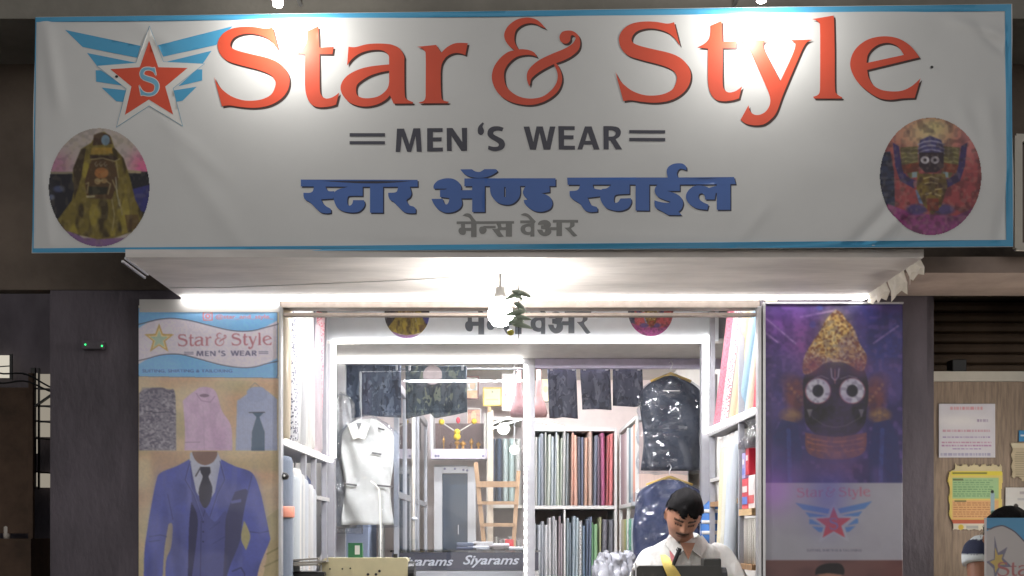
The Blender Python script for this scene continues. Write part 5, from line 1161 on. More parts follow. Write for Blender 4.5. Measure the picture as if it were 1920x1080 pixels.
for i, (yy, c, h) in enumerate(((5.27, (206, 214, 222), 1.02), (5.36, (222, 220, 206), 1.0), (5.45, (226, 218, 184), 1.02))):
    piece('r', (XR-0.035, yy, 0.92), 0.075, 0.075, h, c, f'tall {cname(c)} roll, {ORD[i]} from the front standing before the right shelf', 'tall rolls before the right shelf', (R(3), R(2)))
pf = thing('plastic_cover', 'clear plastic bag bunched at the top of the front right bay', 'plastic cover', (XR+0.02, 5.0, 1.9))
MB().loft([(XR+0.06, 5.0, z, .06+.02*math.sin(z*40), .10+.02*math.sin(z*31)) for z in np.linspace(1.90, 2.03, 7)], 16, lambda p, t_, u: p+Vector((.012*math.sin(4*t_+6*u), .02*math.sin(3*t_-5*u), 0))).build('bag', M_film2, pf, smooth=True)
sb = thing('striped_bag', 'blue and white striped bag on the right behind the man', 'bag', W(1336, 1000, 6.0))
p = W(1338, 972, 6.0)
MB().loft([(p.x, p.y, p.z+z, hw, .05) for z, hw in ((-.14, .06), (-.1, .075), (0, .075), (.06, .065), (.09, .03))], 16, lambda q_, t_, u: q_+Vector((.006*math.sin(5*t_), 0, .01*math.sin(2*t_)))).build('body', pmat('blue stripes', (70, 120, 190), .5), sb, smooth=True)
for k in (-0.09, -0.03, 0.03): MB().loft([(p.x, p.y, p.z+k+z, .078, .053) for z in (0, .02)], 16).build('white_stripe', M_white, sb, smooth=True)
# ------------------------------------------------------------------ hanging clothes
def camo(name, cs, scale=9.0, seed=0.0):
    if name in _m: return _m[name]
    m = pmat(name, cs[0], 0.8); n, l = m.node_tree.nodes, m.node_tree.links
    geo = n.new('ShaderNodeNewGeometry'); mp = n.new('ShaderNodeMapping'); mp.inputs['Location'].default_value = (seed, seed*2, 0); mp.inputs['Scale'].default_value = (1.6, 1, 0.9)
    l.new(geo.outputs['Position'], mp.inputs[0]); prev = None
    for i, c in enumerate(cs):
        if i == 0:
            rgb = n.new('ShaderNodeRGB'); rgb.outputs[0].default_value = (*lin(c), 1); prev = rgb.outputs[0]; continue
        nz = n.new('ShaderNodeTexNoise'); nz.inputs['Scale'].default_value = scale*(1+0.35*i); nz.inputs['Detail'].default_value = 2.5; nz.inputs['Distortion'].default_value = 0.8
        m2 = n.new('ShaderNodeMapping'); m2.inputs['Location'].default_value = (3.7*i, 1.3*i, 5.1*i); l.new(mp.outputs[0], m2.inputs[0]); l.new(m2.outputs[0], nz.inputs['Vector'])
        st = n.new('ShaderNodeMath'); st.operation = 'GREATER_THAN'; st.inputs[1].default_value = 0.56; l.new(nz.outputs[0], st.inputs[0])
        mx = n.new('ShaderNodeMix'); mx.data_type = 'RGBA'; l.new(st.outputs[0], mx.inputs[0]); l.new(prev, mx.inputs[6]); mx.inputs[7].default_value = (*lin(c), 1); prev = mx.outputs[2]
    l.new(prev, n['Principled BSDF'].inputs['Base Color'])
    return m
def drape(name, outline_px, d, mat, parent, thick=0.012, amp=0.008, grid=9):
    """hanging cloth cut to an outline, with vertical folds and a thickness"""
    Pp, T = cdt([outline_px], (), grid); Pp = np.array(Pp); base = plane_pos(d)(Pp[:, 0], Pp[:, 1])
    y0 = Pp[:, 1].min(); k = np.clip((Pp[:, 1]-y0)/40, 0.15, 1)
    base[:, 1] += amp*k*(np.sin(Pp[:, 0]/5.5)+0.6*np.sin(Pp[:, 0]/2.9+Pp[:, 1]/40)+0.5*np.sin(Pp[:, 1]/11+Pp[:, 0]/17))
    me = bpy.data.meshes.new(name); me.from_pydata(base.tolist(), [], [t[::-1] for t in T]); me.update()
    o = link(name, me, mat, parent, True); s = o.modifiers.new('thick', 'SOLIDIFY'); s.thickness = thick; s.offset = 0
    return o
DT = 6.72
rod = thing('clothes_rod', 'thin steel rod carrying the camouflage trousers', 'rod', W(800, 690, DT))
MB().tube([W(626, 692, DT+0.02), W(980, 692, DT+0.02)], 0.006, 8).build('left_length', M_alu, rod, smooth=True)
MB().tube([W(1004, 690, DT+0.02), W(1215, 690, DT+0.02)], 0.006, 8).build('right_length', M_alu, rod, smooth=True)
cs1 = [(82, 90, 104), (116, 124, 136), (60, 66, 78)]; cs2 = [(80, 90, 96), (122, 128, 112), (62, 70, 76)]; cs3 = [(66, 68, 80), (86, 88, 98), (50, 52, 62)]
for i, (pts, cs, lab, s_) in enumerate([
    ('634,684 700,684 752,685 752,783 690,780 660,784 640,790', cs1, 'grey blue camouflage trousers hung leftmost beside the led post', 3.1),
    ('760,686 875,686 875,772 850,778 815,784 808,775 762,784', cs2, 'olive camouflage trousers hung second from the left with a round tag', 7.7),
    ('1026,688 1080,688 1083,784 1054,782 1031,784', cs3, 'long dark camouflage trousers hung just right of the centre post', 11.2),
    ('1088,688 1143,688 1146,768 1118,766 1092,768', cs3, 'dark camouflage trousers hung second right of the centre post', 15.9),
    ('1149,688 1204,688 1206,760 1190,762 1150,760', cs3, 'dark camouflage trousers hung third right of the centre post', 21.3)]):
    P_ = poly(pts, (0, 0), 1.0); p0 = W(P_[0][0], 790, DT)
    t = thing('camouflage_trousers', lab, 'trousers', p0, 'camouflage trousers on the rod')
    drape('cloth', P_, DT, camo(f'camouflage {i}', cs, 10, s_), t, 0.014, 0.013, 6)
    xs = [q_[0] for q_ in P_]
    for x in (min(xs)+8, max(xs)-8): MB().box(tuple(W(x-2.2, 694, DT-0.03)), tuple(W(x+2.2, 683, DT-0.014))).build('clip', M_white, t)
stk = MB(); c = W(811, 703, DT-0.05)
stk.tube([(c.x, c.y, c.z), (c.x, c.y+0.003, c.z)], 0.060, 24)
tag(stk.build('round_tag', pmat('pale pink tag', (206, 186, 180), .5, var=.12, scale=30)), 'round pale pink tag hanging in front of the olive trousers', 'tag')

def garment(name, label, cat, cx, d, rows, body_mat, hd=0.05, film_mat=None, film_k=1.16, extra=0.0, hanger=True, group=None, fold=0.008):
    """garment on a hanger: rows of (py, half width px) from shoulder line down"""
    y0 = rows[0][0]; t = thing(name, label, cat, W(cx, rows[-1][0], d), group)
    def rnd(k):
        def f(p, th, u):
            v = mnoise.noise_vector(Vector((p.x*9+cx, p.y*9, p.z*4)))
            return p + Vector((k*math.sin(3*th+7*u+d)+v.x*k*1.5, k*1.2*math.sin(5*th-11*u+cx)+v.y*k*3, 0.0))
        return f
    ps = [W(cx, y, d) for y, hw in rows]
    yy_ = list(np.linspace(rows[0][0], rows[-1][0], 26)); rows2 = [(y, float(np.interp(y, [r[0] for r in rows], [r[1] for r in rows]))) for y in yy_]; ps = [W(cx, y, d) for y, hw in rows2]
    MB().loft([(p.x, p.y, p.z, hw/F*d, hd*(0.45 if i == 0 else 0.8 if i == 1 else 1)) for i, (p, (y, hw)) in enumerate(zip(ps, rows2))], 48, rnd(fold)).build('cloth', body_mat, t, smooth=True)
    if hanger:
        p = W(cx, y0, d)
        MB().tube([(p.x, p.y, p.z+0.01), (p.x, p.y, p.z+0.05), (p.x+0.012, p.y, p.z+0.075), (p.x, p.y, p.z+0.095), (p.x-0.012, p.y, p.z+0.08)], 0.003, 6).build('hanger_hook', M_alu, t, smooth=True)
        w = rows[1][1]/F*d*0.9
        MB().tube([(p.x-w, p.y, p.z-0.03), (p.x, p.y, p.z+0.018), (p.x+w, p.y, p.z-0.03)], 0.009, 8).build('hanger_bar', pmat('yellow hanger', (206, 170, 90), .5), t, smooth=True)
    if film_mat:
        secs = []
        n = 30; ya, yb = rows[0][0]-6, rows[-1][0]+extra
        for i in range(n+1):
            y = ya+(yb-ya)*i/n; hw = np.interp(y, [r[0] for r in rows], [r[1] for r in rows]); p = W(cx, y, d)
            secs.append((p.x, p.y, p.z, (hw*film_k+2)/F*d*(0.5 if i == 0 else 1), (hd+0.02)*(0.4 if i == 0 else 1)))
        def cr(p, th, u):
            v = mnoise.noise_vector(Vector((p.x*11, p.y*11, p.z*9)))*0.020 + mnoise.noise_vector(Vector((p.x*43, p.y*43, p.z*37)))*0.011
            return p+Vector((v.x, v.y, v.z*0.5))
        fo = MB().loft(secs, 46, cr).build('plastic_cover', film_mat, t)
        tm = fo.modifiers.new('facets', 'TRIANGULATE')
    return t
m_jk = pmat('charcoal suiting', (54, 58, 68), .6, var=.2, scale=8, bump=.004, bscale=10)
m_jk2 = pmat('navy suiting', (52, 60, 90), .6, var=.2, scale=8, bump=.004, bscale=10)
m_sh1 = pmat('white shirting', (224, 224, 218), .6, var=.05, bump=.003, bscale=16)
M_film3 = film('jacket cover film', tint=(240, 243, 248), gloss=0.03, rough=0.11, bump=0.003, scale=9, tr=1.0)
j1 = garment('covered_jacket', 'charcoal jacket in crinkled clear plastic hanging at the upper right', 'jacket', 1258, 6.45, [(706, 12), (722, 42), (735, 54), (780, 56), (830, 55), (882, 56)], m_jk, .06, M_film3, 1.08, 6)
j2 = garment('covered_jacket', 'navy jacket in clear plastic hanging low behind the seated man', 'jacket', 1255, 6.25, [(900, 14), (914, 48), (930, 62), (1000, 68), (1060, 70), (1130, 70)], m_jk2, .07, M_film3, 1.1, 6)
p = W(1258, 733, 6.38); MB().box((p.x-0.05, p.y-0.015, p.z-0.003), (p.x+0.05, p.y-0.012, p.z+0.001)).build('label_strip', M_white, j1)
g1 = garment('covered_shirt', 'white shirt with flap pockets in clear plastic hanging at the left', 'shirt', 690, 6.42, [(786, 15), (797, 32), (812, 46), (870, 47), (930, 46), (984, 45)], m_sh1, .045, M_film0, 1.24, 4, False, fold=.010)
for x, y, w in ((706, 851, 9), (657, 909, 12), (722, 912, 16), (715, 805, 6)): MB().obox(W(x-w, y-2, 6.355), W(x+w, y+1, 6.355), 0.01, 0.006, up=(0, 1, 0)).build('pocket_flap', pmat('dark piping', (90, 90, 92), .6), g1)
nk = flat('collar_opening', [outline('655,793c 690,793c 687,812 674,822 660,812', (0, 0), 1.0)], pmat('shirt lining', (128, 130, 128), .7), plane_pos(6.356), (), g1)
sm = nk.modifiers.new('thick', 'SOLIDIFY'); sm.thickness = .004
for s_ in (-1, 1): MB().obox(W(673+s_*14, 793, 6.348), W(673+s_*3, 822, 6.342), 0.05, 0.008, up=(0, 1, 0)).build('collar', m_sh1, g1)
g2 = garment('covered_shirt', 'second white shirt in loose plastic behind the left led post', 'shirt', 642, 6.50, [(742, 6), (755, 12), (800, 18), (870, 22), (940, 24), (990, 24)], pmat('grey white shirting', (190, 190, 190), .6), .04, M_film2, 1.5, 10, False)
cb = thing('pale_cabinet', 'pale blue cabinet front below the covered white shirt', 'cabinet', W(674, 1200, 6.9))
MB().box(tuple(W(640, 1250, 6.9)), tuple(W(706, 975, 7.3)), 0.006).build('carcass', pmat('pale blue laminate', (190, 200, 222), .4, var=.04), cb)
MB().box(tuple(W(709, 1250, 6.92)), tuple(W(722, 975, 7.1)), 0.003).build('perforated_strip', m_ed, cb)
for k in range(6): MB().ball(W(715, 990+k*14, 6.915), 0.004, 6, 4).build('hole', M_black, cb)
cord = MB().tube([W(695, 902, 6.2), W(704, 908, 6.2), W(711, 918, 6.2), W(713, 950, 6.2), W(714, 1000, 6.2), W(713.5, 1090, 6.2)], 0.0042, 8).build('white_cable', emat('lit cable', (255, 252, 245), 1.3), None, True)
tag(cord, 'thin white light rope hanging in front of the covered white shirt', 'light rope')
gl = thing('glass_screen', 'clear glass pane in the left half of the inner portal', 'glass', (-0.4, DQ, 0.42))
MB().box((-0.995, DQ+0.02, 0.45), (c0-0.004, DQ+0.026, ZH-0.04)).build('pane', M_glass, gl)

# ------------------------------------------------------------------ globe lamp at the back, added tube lights and pelmet
def globe(label, p, r, s_):
    t = thing('globe_lamp', label, 'lamp', p)
    MB().ball(p, r, 14, 10).build('globe', emat('globe glow', (255, 247, 232), s_), t, smooth=True)
    MB().tube([(p.x, p.y, p.z+r*0.9), (p.x, p.y, 2.97)], 0.004, 6).build('flex', M_white, t)
globe('small glowing globe lamp hanging before the shelf left of the centre post', W(964.5, 843, 8.0), 0.033, 40)
def acrylic(name):
    m = bpy.data.materials.new(name); m.use_nodes = True; n, l = m.node_tree.nodes, m.node_tree.links
    t = n.new('ShaderNodeBsdfTranslucent'); t.inputs[0].default_value = (.85, .85, .85, 1); mx = n.new('ShaderNodeMixShader'); mx.inputs[0].default_value = .92
    l.new(n['Principled BSDF'].outputs[0], mx.inputs[1]); l.new(t.outputs[0], mx.inputs[2]); l.new(mx.outputs[0], n['Material Output'].inputs[0]); return m
def fill_tube_light(label, x0, x1, y, z, s_=10):  # added tubes, out of view, that brighten the interior
    t = thing('fill_tube_light', label, 'lamp', ((x0+x1)/2, y, z), 'added tube lights')
    MB().tube([(x0, y, z), (x1, y, z)], 0.014, 10).build('lit_tube', emat(f'tube glow {s_}', (251, 251, 255), s_), t, smooth=True)
    MB().box((x0-0.03, y-0.02, z+0.018), (x1+0.03, y+0.02, 2.978)).build('batten', M_white, t)
fill_tube_light('added unseen tube brightening the back room near the portal', -0.55, 0.65, 6.86, 2.90, 450)
fill_tube_light('added unseen tube over the shop opening, brightening the interior', -0.8, 0.95, 4.90, 2.70, 345)
pv = thing('added_light_pelmet', 'added unseen frosted acrylic pelmet dimming tube light on the inner sign', 'pelmet', (0.07, 5.0, 2.70))  # added out of view to cut the tube's light on the inner sign
MB().box((-0.98, 4.995, 2.685), (1.10, 5.01, 2.975)).build('board', acrylic('frosted acrylic'), pv)
fill_tube_light('added unseen tube brightening the back room shelves', -0.45, 0.75, 8.5, 2.93, 230)

# ------------------------------------------------------------------ sewing machines on tables
def machine(label, x0, x1, ztop, y, zt, flip, mat, tablelabel):
    """arm, pillar, head and bed as one casting; x0..x1 arm length"""
    L = x1-x0; zc = ztop
    tb = thing('sewing_table', tablelabel, 'table', ((x0+x1)/2, y, 0.42), 'sewing tables')
    MB().box((x0-0.16, y-0.10, zt-0.03), (x1+0.16, y+0.32, zt), 0.004).build('tabletop', pmat('table laminate', (196, 176, 146), .4, var=.1), tb)
    for sx in (x0-0.1, x1+0.1):
        for sy in (y-0.05, y+0.25): MB().box((sx-0.015, sy-0.015, 0.42), (sx+0.015, sy+0.015, zt-0.031)).build('leg', M_alu, tb)
    t = thing('sewing_machine', label, 'sewing machine', ((x0+x1)/2, y, zt), 'sewing machines')
    h = ztop-zt
    pr_ = [(0, 0), (L, 0), (L, h*0.98), (L*0.985, h), (L*0.05, h), (0.0, h*0.93), (0, h*0.30), (L*0.13, h*0.30), (L*0.15, h*0.52), (L*0.72, h*0.52), (L*0.75, h*0.2), (0, h*0.2)]
    pr_ = [(0, h*0.30), (L*0.12, h*0.30), (L*0.15, h*0.56), (L*0.70, h*0.56), (L*0.74, h*0.18), (L*0.74, 0.002), (L, 0.002), (L, h*0.96), (L*0.98, h), (L*0.06, h), (0.0, h*0.90)]
    pts = [(x0+px, zt+pz) if not flip else (x1-px, zt+pz) for px, pz in pr_]
    MB().prism(pts, y-0.01, y+0.09).build('arm_casting', mat, t, bevel=0.008)
    MB().box((x0, y-0.03, zt+0.001), (x1, y+0.13, zt+h*0.14), 0.006).build('bed', mat, t)
    X = (lambda u: x0+u*L) if not flip else (lambda u: x1-u*L)
    MB().tube([(X(1.0), y+0.04, zt+h*0.72), (X(1.07), y+0.04, zt+h*0.72)], 0.055, 20).build('hand_wheel', M_black if mat is not M_black else M_alu, t, smooth=False)
    MB().tube([(X(0.055), y+0.04, zt+h*0.30), (X(0.055), y+0.04, zt+h*0.15)], 0.005, 8).build('needle_bar', M_alu, t)
    MB().obox((X(0.02), y-0.016, zt+h*0.75), (X(0.02), y-0.016, zt+h*1.06), 0.006, 0.006).build('take_up_lever', M_alu, t)
    for u, v in ((0.12, .80), (.26, .80), (.35, .81), (.35, .62), (.26, .60), (.55, .70), (.64, .70), (.68, .76), (.66, .60)):
        MB().tube([(X(u), y-0.012, zt+h*v), (X(u), y-0.017, zt+h*v)], 0.004 if u < .5 else 0.0065, 8).build('screw', M_black, t)
    MB().box((X(0.10), y-0.0125, zt+h*0.58), (X(0.38), y-0.0105, zt+h*0.86)).build('cover_plate', mat, t)
    MB().tube([(X(0.85), y+0.03, ztop-0.002), (X(0.85), y+0.03, ztop+0.018)], 0.010, 10).build('oil_cap', M_black, t)
    return t
m_be = pmat('beige machine enamel', (206, 196, 158), .35, var=.06)
m_bk = pmat('black machine enamel', (46, 46, 44), .3, var=.15)
YM = 4.98
machine('beige sewing machine on the table at the lower left of the opening', W(600, 0, YM).x, W(765, 0, YM).x, W(0, 1046, YM).z, YM, 1.13, False, m_be, 'wooden sewing table under the beige machine')
YK = 4.86
km = machine('black sewing machine in front of the seated man', W(1188, 0, YK).x, W(1352, 0, YK).x, W(0, 1061, YK).z, YK, 1.13, False, m_bk, 'wooden sewing table under the black machine')
p = W(1338, 1054, YK); MB().box((p.x-0.045, YK-0.006, p.z-0.03), (p.x+0.035, YK+0.085, p.z+0.018), 0.008).build('pillar_top', m_bk, km)
MB().tube([W(1262, 1060, 4.83), W(1275, 1028, 4.83)], 0.009, 8).build('thread_guide', M_black, km); 
MB().tube([W(1271, 1036, 4.83), W(1268, 1030, 4.83), W(1270, 1027, 4.83), W(1277, 1030, 4.83), W(1277, 1037, 4.83), W(1274, 1041, 4.83)], 0.0025, 6).build('wire_loop', M_black, km)
tr = thing('thread_tray', 'grey metal thread tray left of the beige sewing machine', 'tray', W(572, 1066, 4.95))
m_tr = pmat('dull tin', (150, 146, 138), .4, .3, var=.2)
for i, (x0, y0, x1, y1, dy) in enumerate(((528, 1060, 600, 1058, 0), (545, 1056, 615, 1052, .05), (540, 1051, 600, 1047, .1))):
    MB().obox(W(x0, y0, 4.9+dy), W(x1, y1, 4.9+dy), 0.10, 0.008).build('plate', m_tr, tr)
MB().box(tuple(W(526, 1180, 4.92)), tuple(W(620, 1070, 5.1)), 0.006).build('black_box', M_black, tr)
MB().tube([W(614, 1052, 4.93), W(614, 1040, 4.93)], 0.003, 6).build('pin', M_alu, tr)
gh = thing('green_holder', 'small green plastic holder with a white card on the beige machine', 'holder', W(666, 1045, YM+0.05))
a = W(653, 1045.6, YM+0.05); b = W(680, 1018, YM+0.05)
MB().prism([(a.x, a.z), (b.x, a.z), (b.x-0.002, b.z), (a.x-0.0, b.z)], YM+0.045, YM+0.075).build('stand', pmat('green plastic', (40, 104, 70), .4), gh, bevel=.003)
MB().box((W(663, 0, YM).x, YM+0.041, W(0, 1040, YM).z), (W(672, 0, YM).x, YM+0.0435, W(0, 1023, YM).z)).build('card', M_white, gh)
pg = thing('plastic_bundle', 'bundle of clear plastic bags on the bench before the lower back shelf', 'plastic bags', W(1148, 1090, 5.9))
for i, (cx, w) in enumerate(((1132, 18), (1158, 16), (1180, 10))):
    secs = [(W(cx, y, 5.9+0.05*i).x, 5.9+0.05*i, W(cx, y, 5.9).z, w*k/F*5.9, .06) for y, k in ((1120, 1.1), (1090, 1.05), (1060, 1.0), (1044, .8), (1036, .35))]
    secs = [tuple(np.array(secs[int(k)])*(1-k%1)+np.array(secs[min(int(k)+1, 4)])*(k%1)) for k in np.linspace(0, 4, 22)]
    MB().loft(secs, 48, lambda q_, th, u: q_+mnoise.noise_vector(Vector((q_.x*20, q_.y*20, q_.z*20)))*0.028+mnoise.noise_vector(Vector((q_.x*55, q_.y*55, q_.z*45)))*0.012).build('bag', pmat('milky plastic', (176, 178, 188), .18, var=.3, scale=20, spec=.8), pg, smooth=True)
MB().box((W(1090, 0, 5.9).x, 5.8, 0.42), (W(1200, 0, 5.9).x, 6.08, W(0, 1119, 5.9).z)).build('bench', M_white, pg)
# ------------------------------------------------------------------ people
def remesh(meshes, vox, name):
    """several overlapping forms fused into one continuous surface"""
    m = MB()
    for b in meshes: m.add(b.v, b.f)
    me = m.mesh(name); bm = bmesh.new(); bm.from_mesh(me); bmesh.ops.recalc_face_normals(bm, faces=bm.faces[:]); bm.to_mesh(me); bm.free()
    o = bpy.data.objects.new(name, me); col.objects.link(o)
    r = o.modifiers.new('fuse', 'REMESH'); r.mode = 'VOXEL'; r.voxel_size = vox
    s = o.modifiers.new('soft', 'SMOOTH'); s.factor = 0.5; s.iterations = 3
    bpy.context.view_layer.update()
    out = bpy.data.meshes.new_from_object(o.evaluated_get(bpy.context.evaluated_depsgraph_get()))
    bpy.data.objects.remove(o); out.name = name
    return out
def paint_verts(me, fn):
    n = len(me.vertices); co = np.empty(n*3, np.float32); me.vertices.foreach_get('co', co); co = co.reshape(-1, 3)
    c = fn(co); at = me.color_attributes.new('Col', 'FLOAT_COLOR', 'POINT')
    at.data.foreach_set('color', np.concatenate([c, np.ones((n, 1))], 1).astype(np.float32).ravel())

HX, HY, HZ = 0.076, 0.096, 0.118
def head_point(th, ph):
    """th from crown, ph round from the face (-Y)"""
    n = Vector((math.sin(th)*math.sin(ph), -math.sin(th)*math.cos(ph), math.cos(th)))
    x, y, z = n.x*HX, n.y*HY, n.z*HZ
    if z < 0:
        k = -z/HZ; x *= 1-0.20*k**1.6; y *= 1-0.05*k
        if y > 0: y *= 1-0.35*k
    if z > 0.03: x *= 1+0.04*(z-0.03)/0.09
    if y < 0:
        g = lambda cx, cz, sx, sz, a: a*math.exp(-((x-cx)/sx)**2-((z-cz)/sz)**2)
        f = g(0, 0.004, .010, .020, .010)+g(0, -.018, .013, .012, .020)+g(-.012, -.022, .008, .008, .006)+g(.012, -.022, .008, .008, .006)
        for s in (-1, 1): f += g(s*.030, .026, .022, .008, .006)+g(s*.030, .009, .015, .010, -.009)+g(s*.030, .007, .009, .006, .004)+g(s*.045, -.020, .018, .018, .004)
        f += g(0, -.050, .020, .006, .006)+g(0, -.063, .017, .006, .006)+g(0, -.057, .02, .003, -.003)+g(0, -.092, .022, .015, .010)
        y -= f
    return Vector((x, y, z))
def head_mb():
    m = MB(); nt, npn = 60, 72; vs = [head_point(0.0001, 0)]
    for i in range(1, nt):
        for k in range(npn): vs.append(head_point(math.pi*i/nt, 2*math.pi*k/npn))
    vs.append(head_point(math.pi-0.0001, 0)); e = len(vs)-1; fs = []
    for k in range(npn): fs.append((0, 1+k, 1+(k+1) % npn)); fs.append((e, e-npn+(k+1) % npn, e-npn+k))
    for i in range(nt-2):
        for k in range(npn): fs.append((1+i*npn+k, 1+(i+1)*npn+k, 1+(i+1)*npn+(k+1) % npn, 1+i*npn+(k+1) % npn))
    m.add(vs, fs)
    for s in (-1, 1): m.ball((s*0.077, 0.012, -0.004), (0.012, 0.019, 0.032), 10, 8)
    return m
def xform(m, M):
    r = MB(); r.v = [tuple(M @ Vector(v)) for v in m.v]; r.f = list(m.f); return r
def limb(pts, rs, n=14):
    """tapered limb through joints, with extra rings so that bends are soft"""
    P_ = [Vector(p) for p in pts]; q_ = []; rr = []
    for i in range(len(P_)-1):
        for k in range(5): q_.append(P_[i].lerp(P_[i+1], k/5)); rr.append(rs[i]+(rs[i+1]-rs[i])*k/5)
    q_.append(P_[-1]); rr.append(rs[-1])
    for _ in range(2): q_ = [q_[0]]+[(q_[i-1]+q_[i]*2+q_[i+1])/4 for i in range(1, len(q_)-1)]+[q_[-1]]
    return MB().tube(q_, rr, n)
def hand(w, d, side):
    """palm and five curled fingers from the wrist, pointing along d and down"""
    out = []; d = Vector(d).normalized(); u = Vector((0, 0, 1)); r = d.cross(u).normalized(); p = Vector(w)
    out.append(limb([p, p+d*0.045, p+d*0.085], [0.026, 0.036, 0.030], 10))
    for i, (o_, L) in enumerate(((-0.03, .06), (-0.010, .072), (0.010, .068), (0.03, .052))):
        b = p+d*0.082+r*o_; out.append(limb([b-d*0.02, b+d*L*0.5-u*0.006, b+d*L*0.8-u*0.028, b+d*L*0.9-u*0.045], [0.0095, 0.0088, 0.008, 0.007], 8))
    b = p+d*0.03+r*side*0.03; out.append(limb([b, b+d*0.03+r*side*0.022-u*.008, b+d*0.06+r*side*0.018-u*0.022], [0.013, 0.011, 0.008], 8))
    return out

def hair_mesh(hm, cond, k=1.05, seed=0):
    m = MB(); nt, npn = 44, 60; idx = {}; vs = []; fs = []
    def pt(i, j):
        th = math.pi*i/nt; ph = 2*math.pi*j/npn; p = head_point(max(th, .0001), ph)
        nrm = Vector((p.x/HX**2, p.y/HY**2, p.z/HZ**2)).normalized()
        e = 0.009+0.006*mnoise.noise(Vector((p.x*70, p.y*16, p.z*50+seed)))+0.010*max(0, p.z/HZ)+0.016*math.exp(-((p.y+.05)/.035)**2)*max(0, p.z/HZ)*(1+6*p.x)-0.006*max(0, 1-max(0, p.z)/.05)
        return p+nrm*e
    ok = lambda i, j: cond(head_point(math.pi*i/nt, 2*math.pi*j/npn))
    def vid(i, j, inner):
        j %= npn; key = (i, j if i else 0, inner)
        if key not in idx:
            q_ = pt(i, j); 
            if inner: q_ = head_point(max(math.pi*i/nt, .0001), 2*math.pi*j/npn)*0.97
            idx[key] = len(vs); vs.append(q_)
        return idx[key]
    edges = {}
    for i in range(nt-1):
        for j in range(npn):
            if ok(i+0.5, j+0.5):
                q_ = [vid(i, j, 0), vid(i+1, j, 0), vid(i+1, j+1, 0), vid(i, j+1, 0)]; q2 = [vid(i, j, 1), vid(i, j+1, 1), vid(i+1, j+1, 1), vid(i+1, j, 1)]
                fs.append(tuple(dict.fromkeys(q_))); fs.append(tuple(dict.fromkeys(q2)))
                for a, b in (((i, j), (i+1, j)), ((i+1, j), (i+1, j+1)), ((i+1, j+1), (i, j+1)), ((i, j+1), (i, j))):
                    ka = (a[0], a[1] % npn if a[0] else 0); kb = (b[0], b[1] % npn if b[0] else 0)
                    if ka == kb: continue
                    if (kb, ka) in edges: del edges[(kb, ka)]
                    else: edges[(ka, kb)] = 1
    rs = random.Random(seed)
    for _ in range(520):
        i = rs.uniform(1, nt*0.72); j = rs.uniform(0, npn)
        if not ok(i, j): continue
        a = head_point(math.pi*i/nt, 2*math.pi*j/npn); nr = Vector((a.x/HX**2, a.y/HY**2, a.z/HZ**2)).normalized(); fl = Vector((0.5+0.5*rs.random(), -0.75, -0.15)); tg_ = (fl-nr*fl.dot(nr)).normalized(); L = rs.uniform(.018, .036)
        q0 = a+nr*0.011; q1 = q0+tg_*L*.55+nr*rs.uniform(.002, .008); q2 = q0+tg_*L+nr*rs.uniform(-.002, .006); sd = tg_.cross(nr)*rs.uniform(.0022, .004); o0 = len(vs)
        vs.extend([q0-sd, q0+sd, q1-sd*.8, q1+sd*.8, q2]); fs.extend([(o0, o0+1, o0+3, o0+2), (o0+2, o0+3, o0+4)])
    for (a, b) in edges: fs.append((vid(*a, 0), vid(*a, 1), vid(*b, 1), vid(*b, 0)))
    m.add(vs, fs); return xform(m, hm)

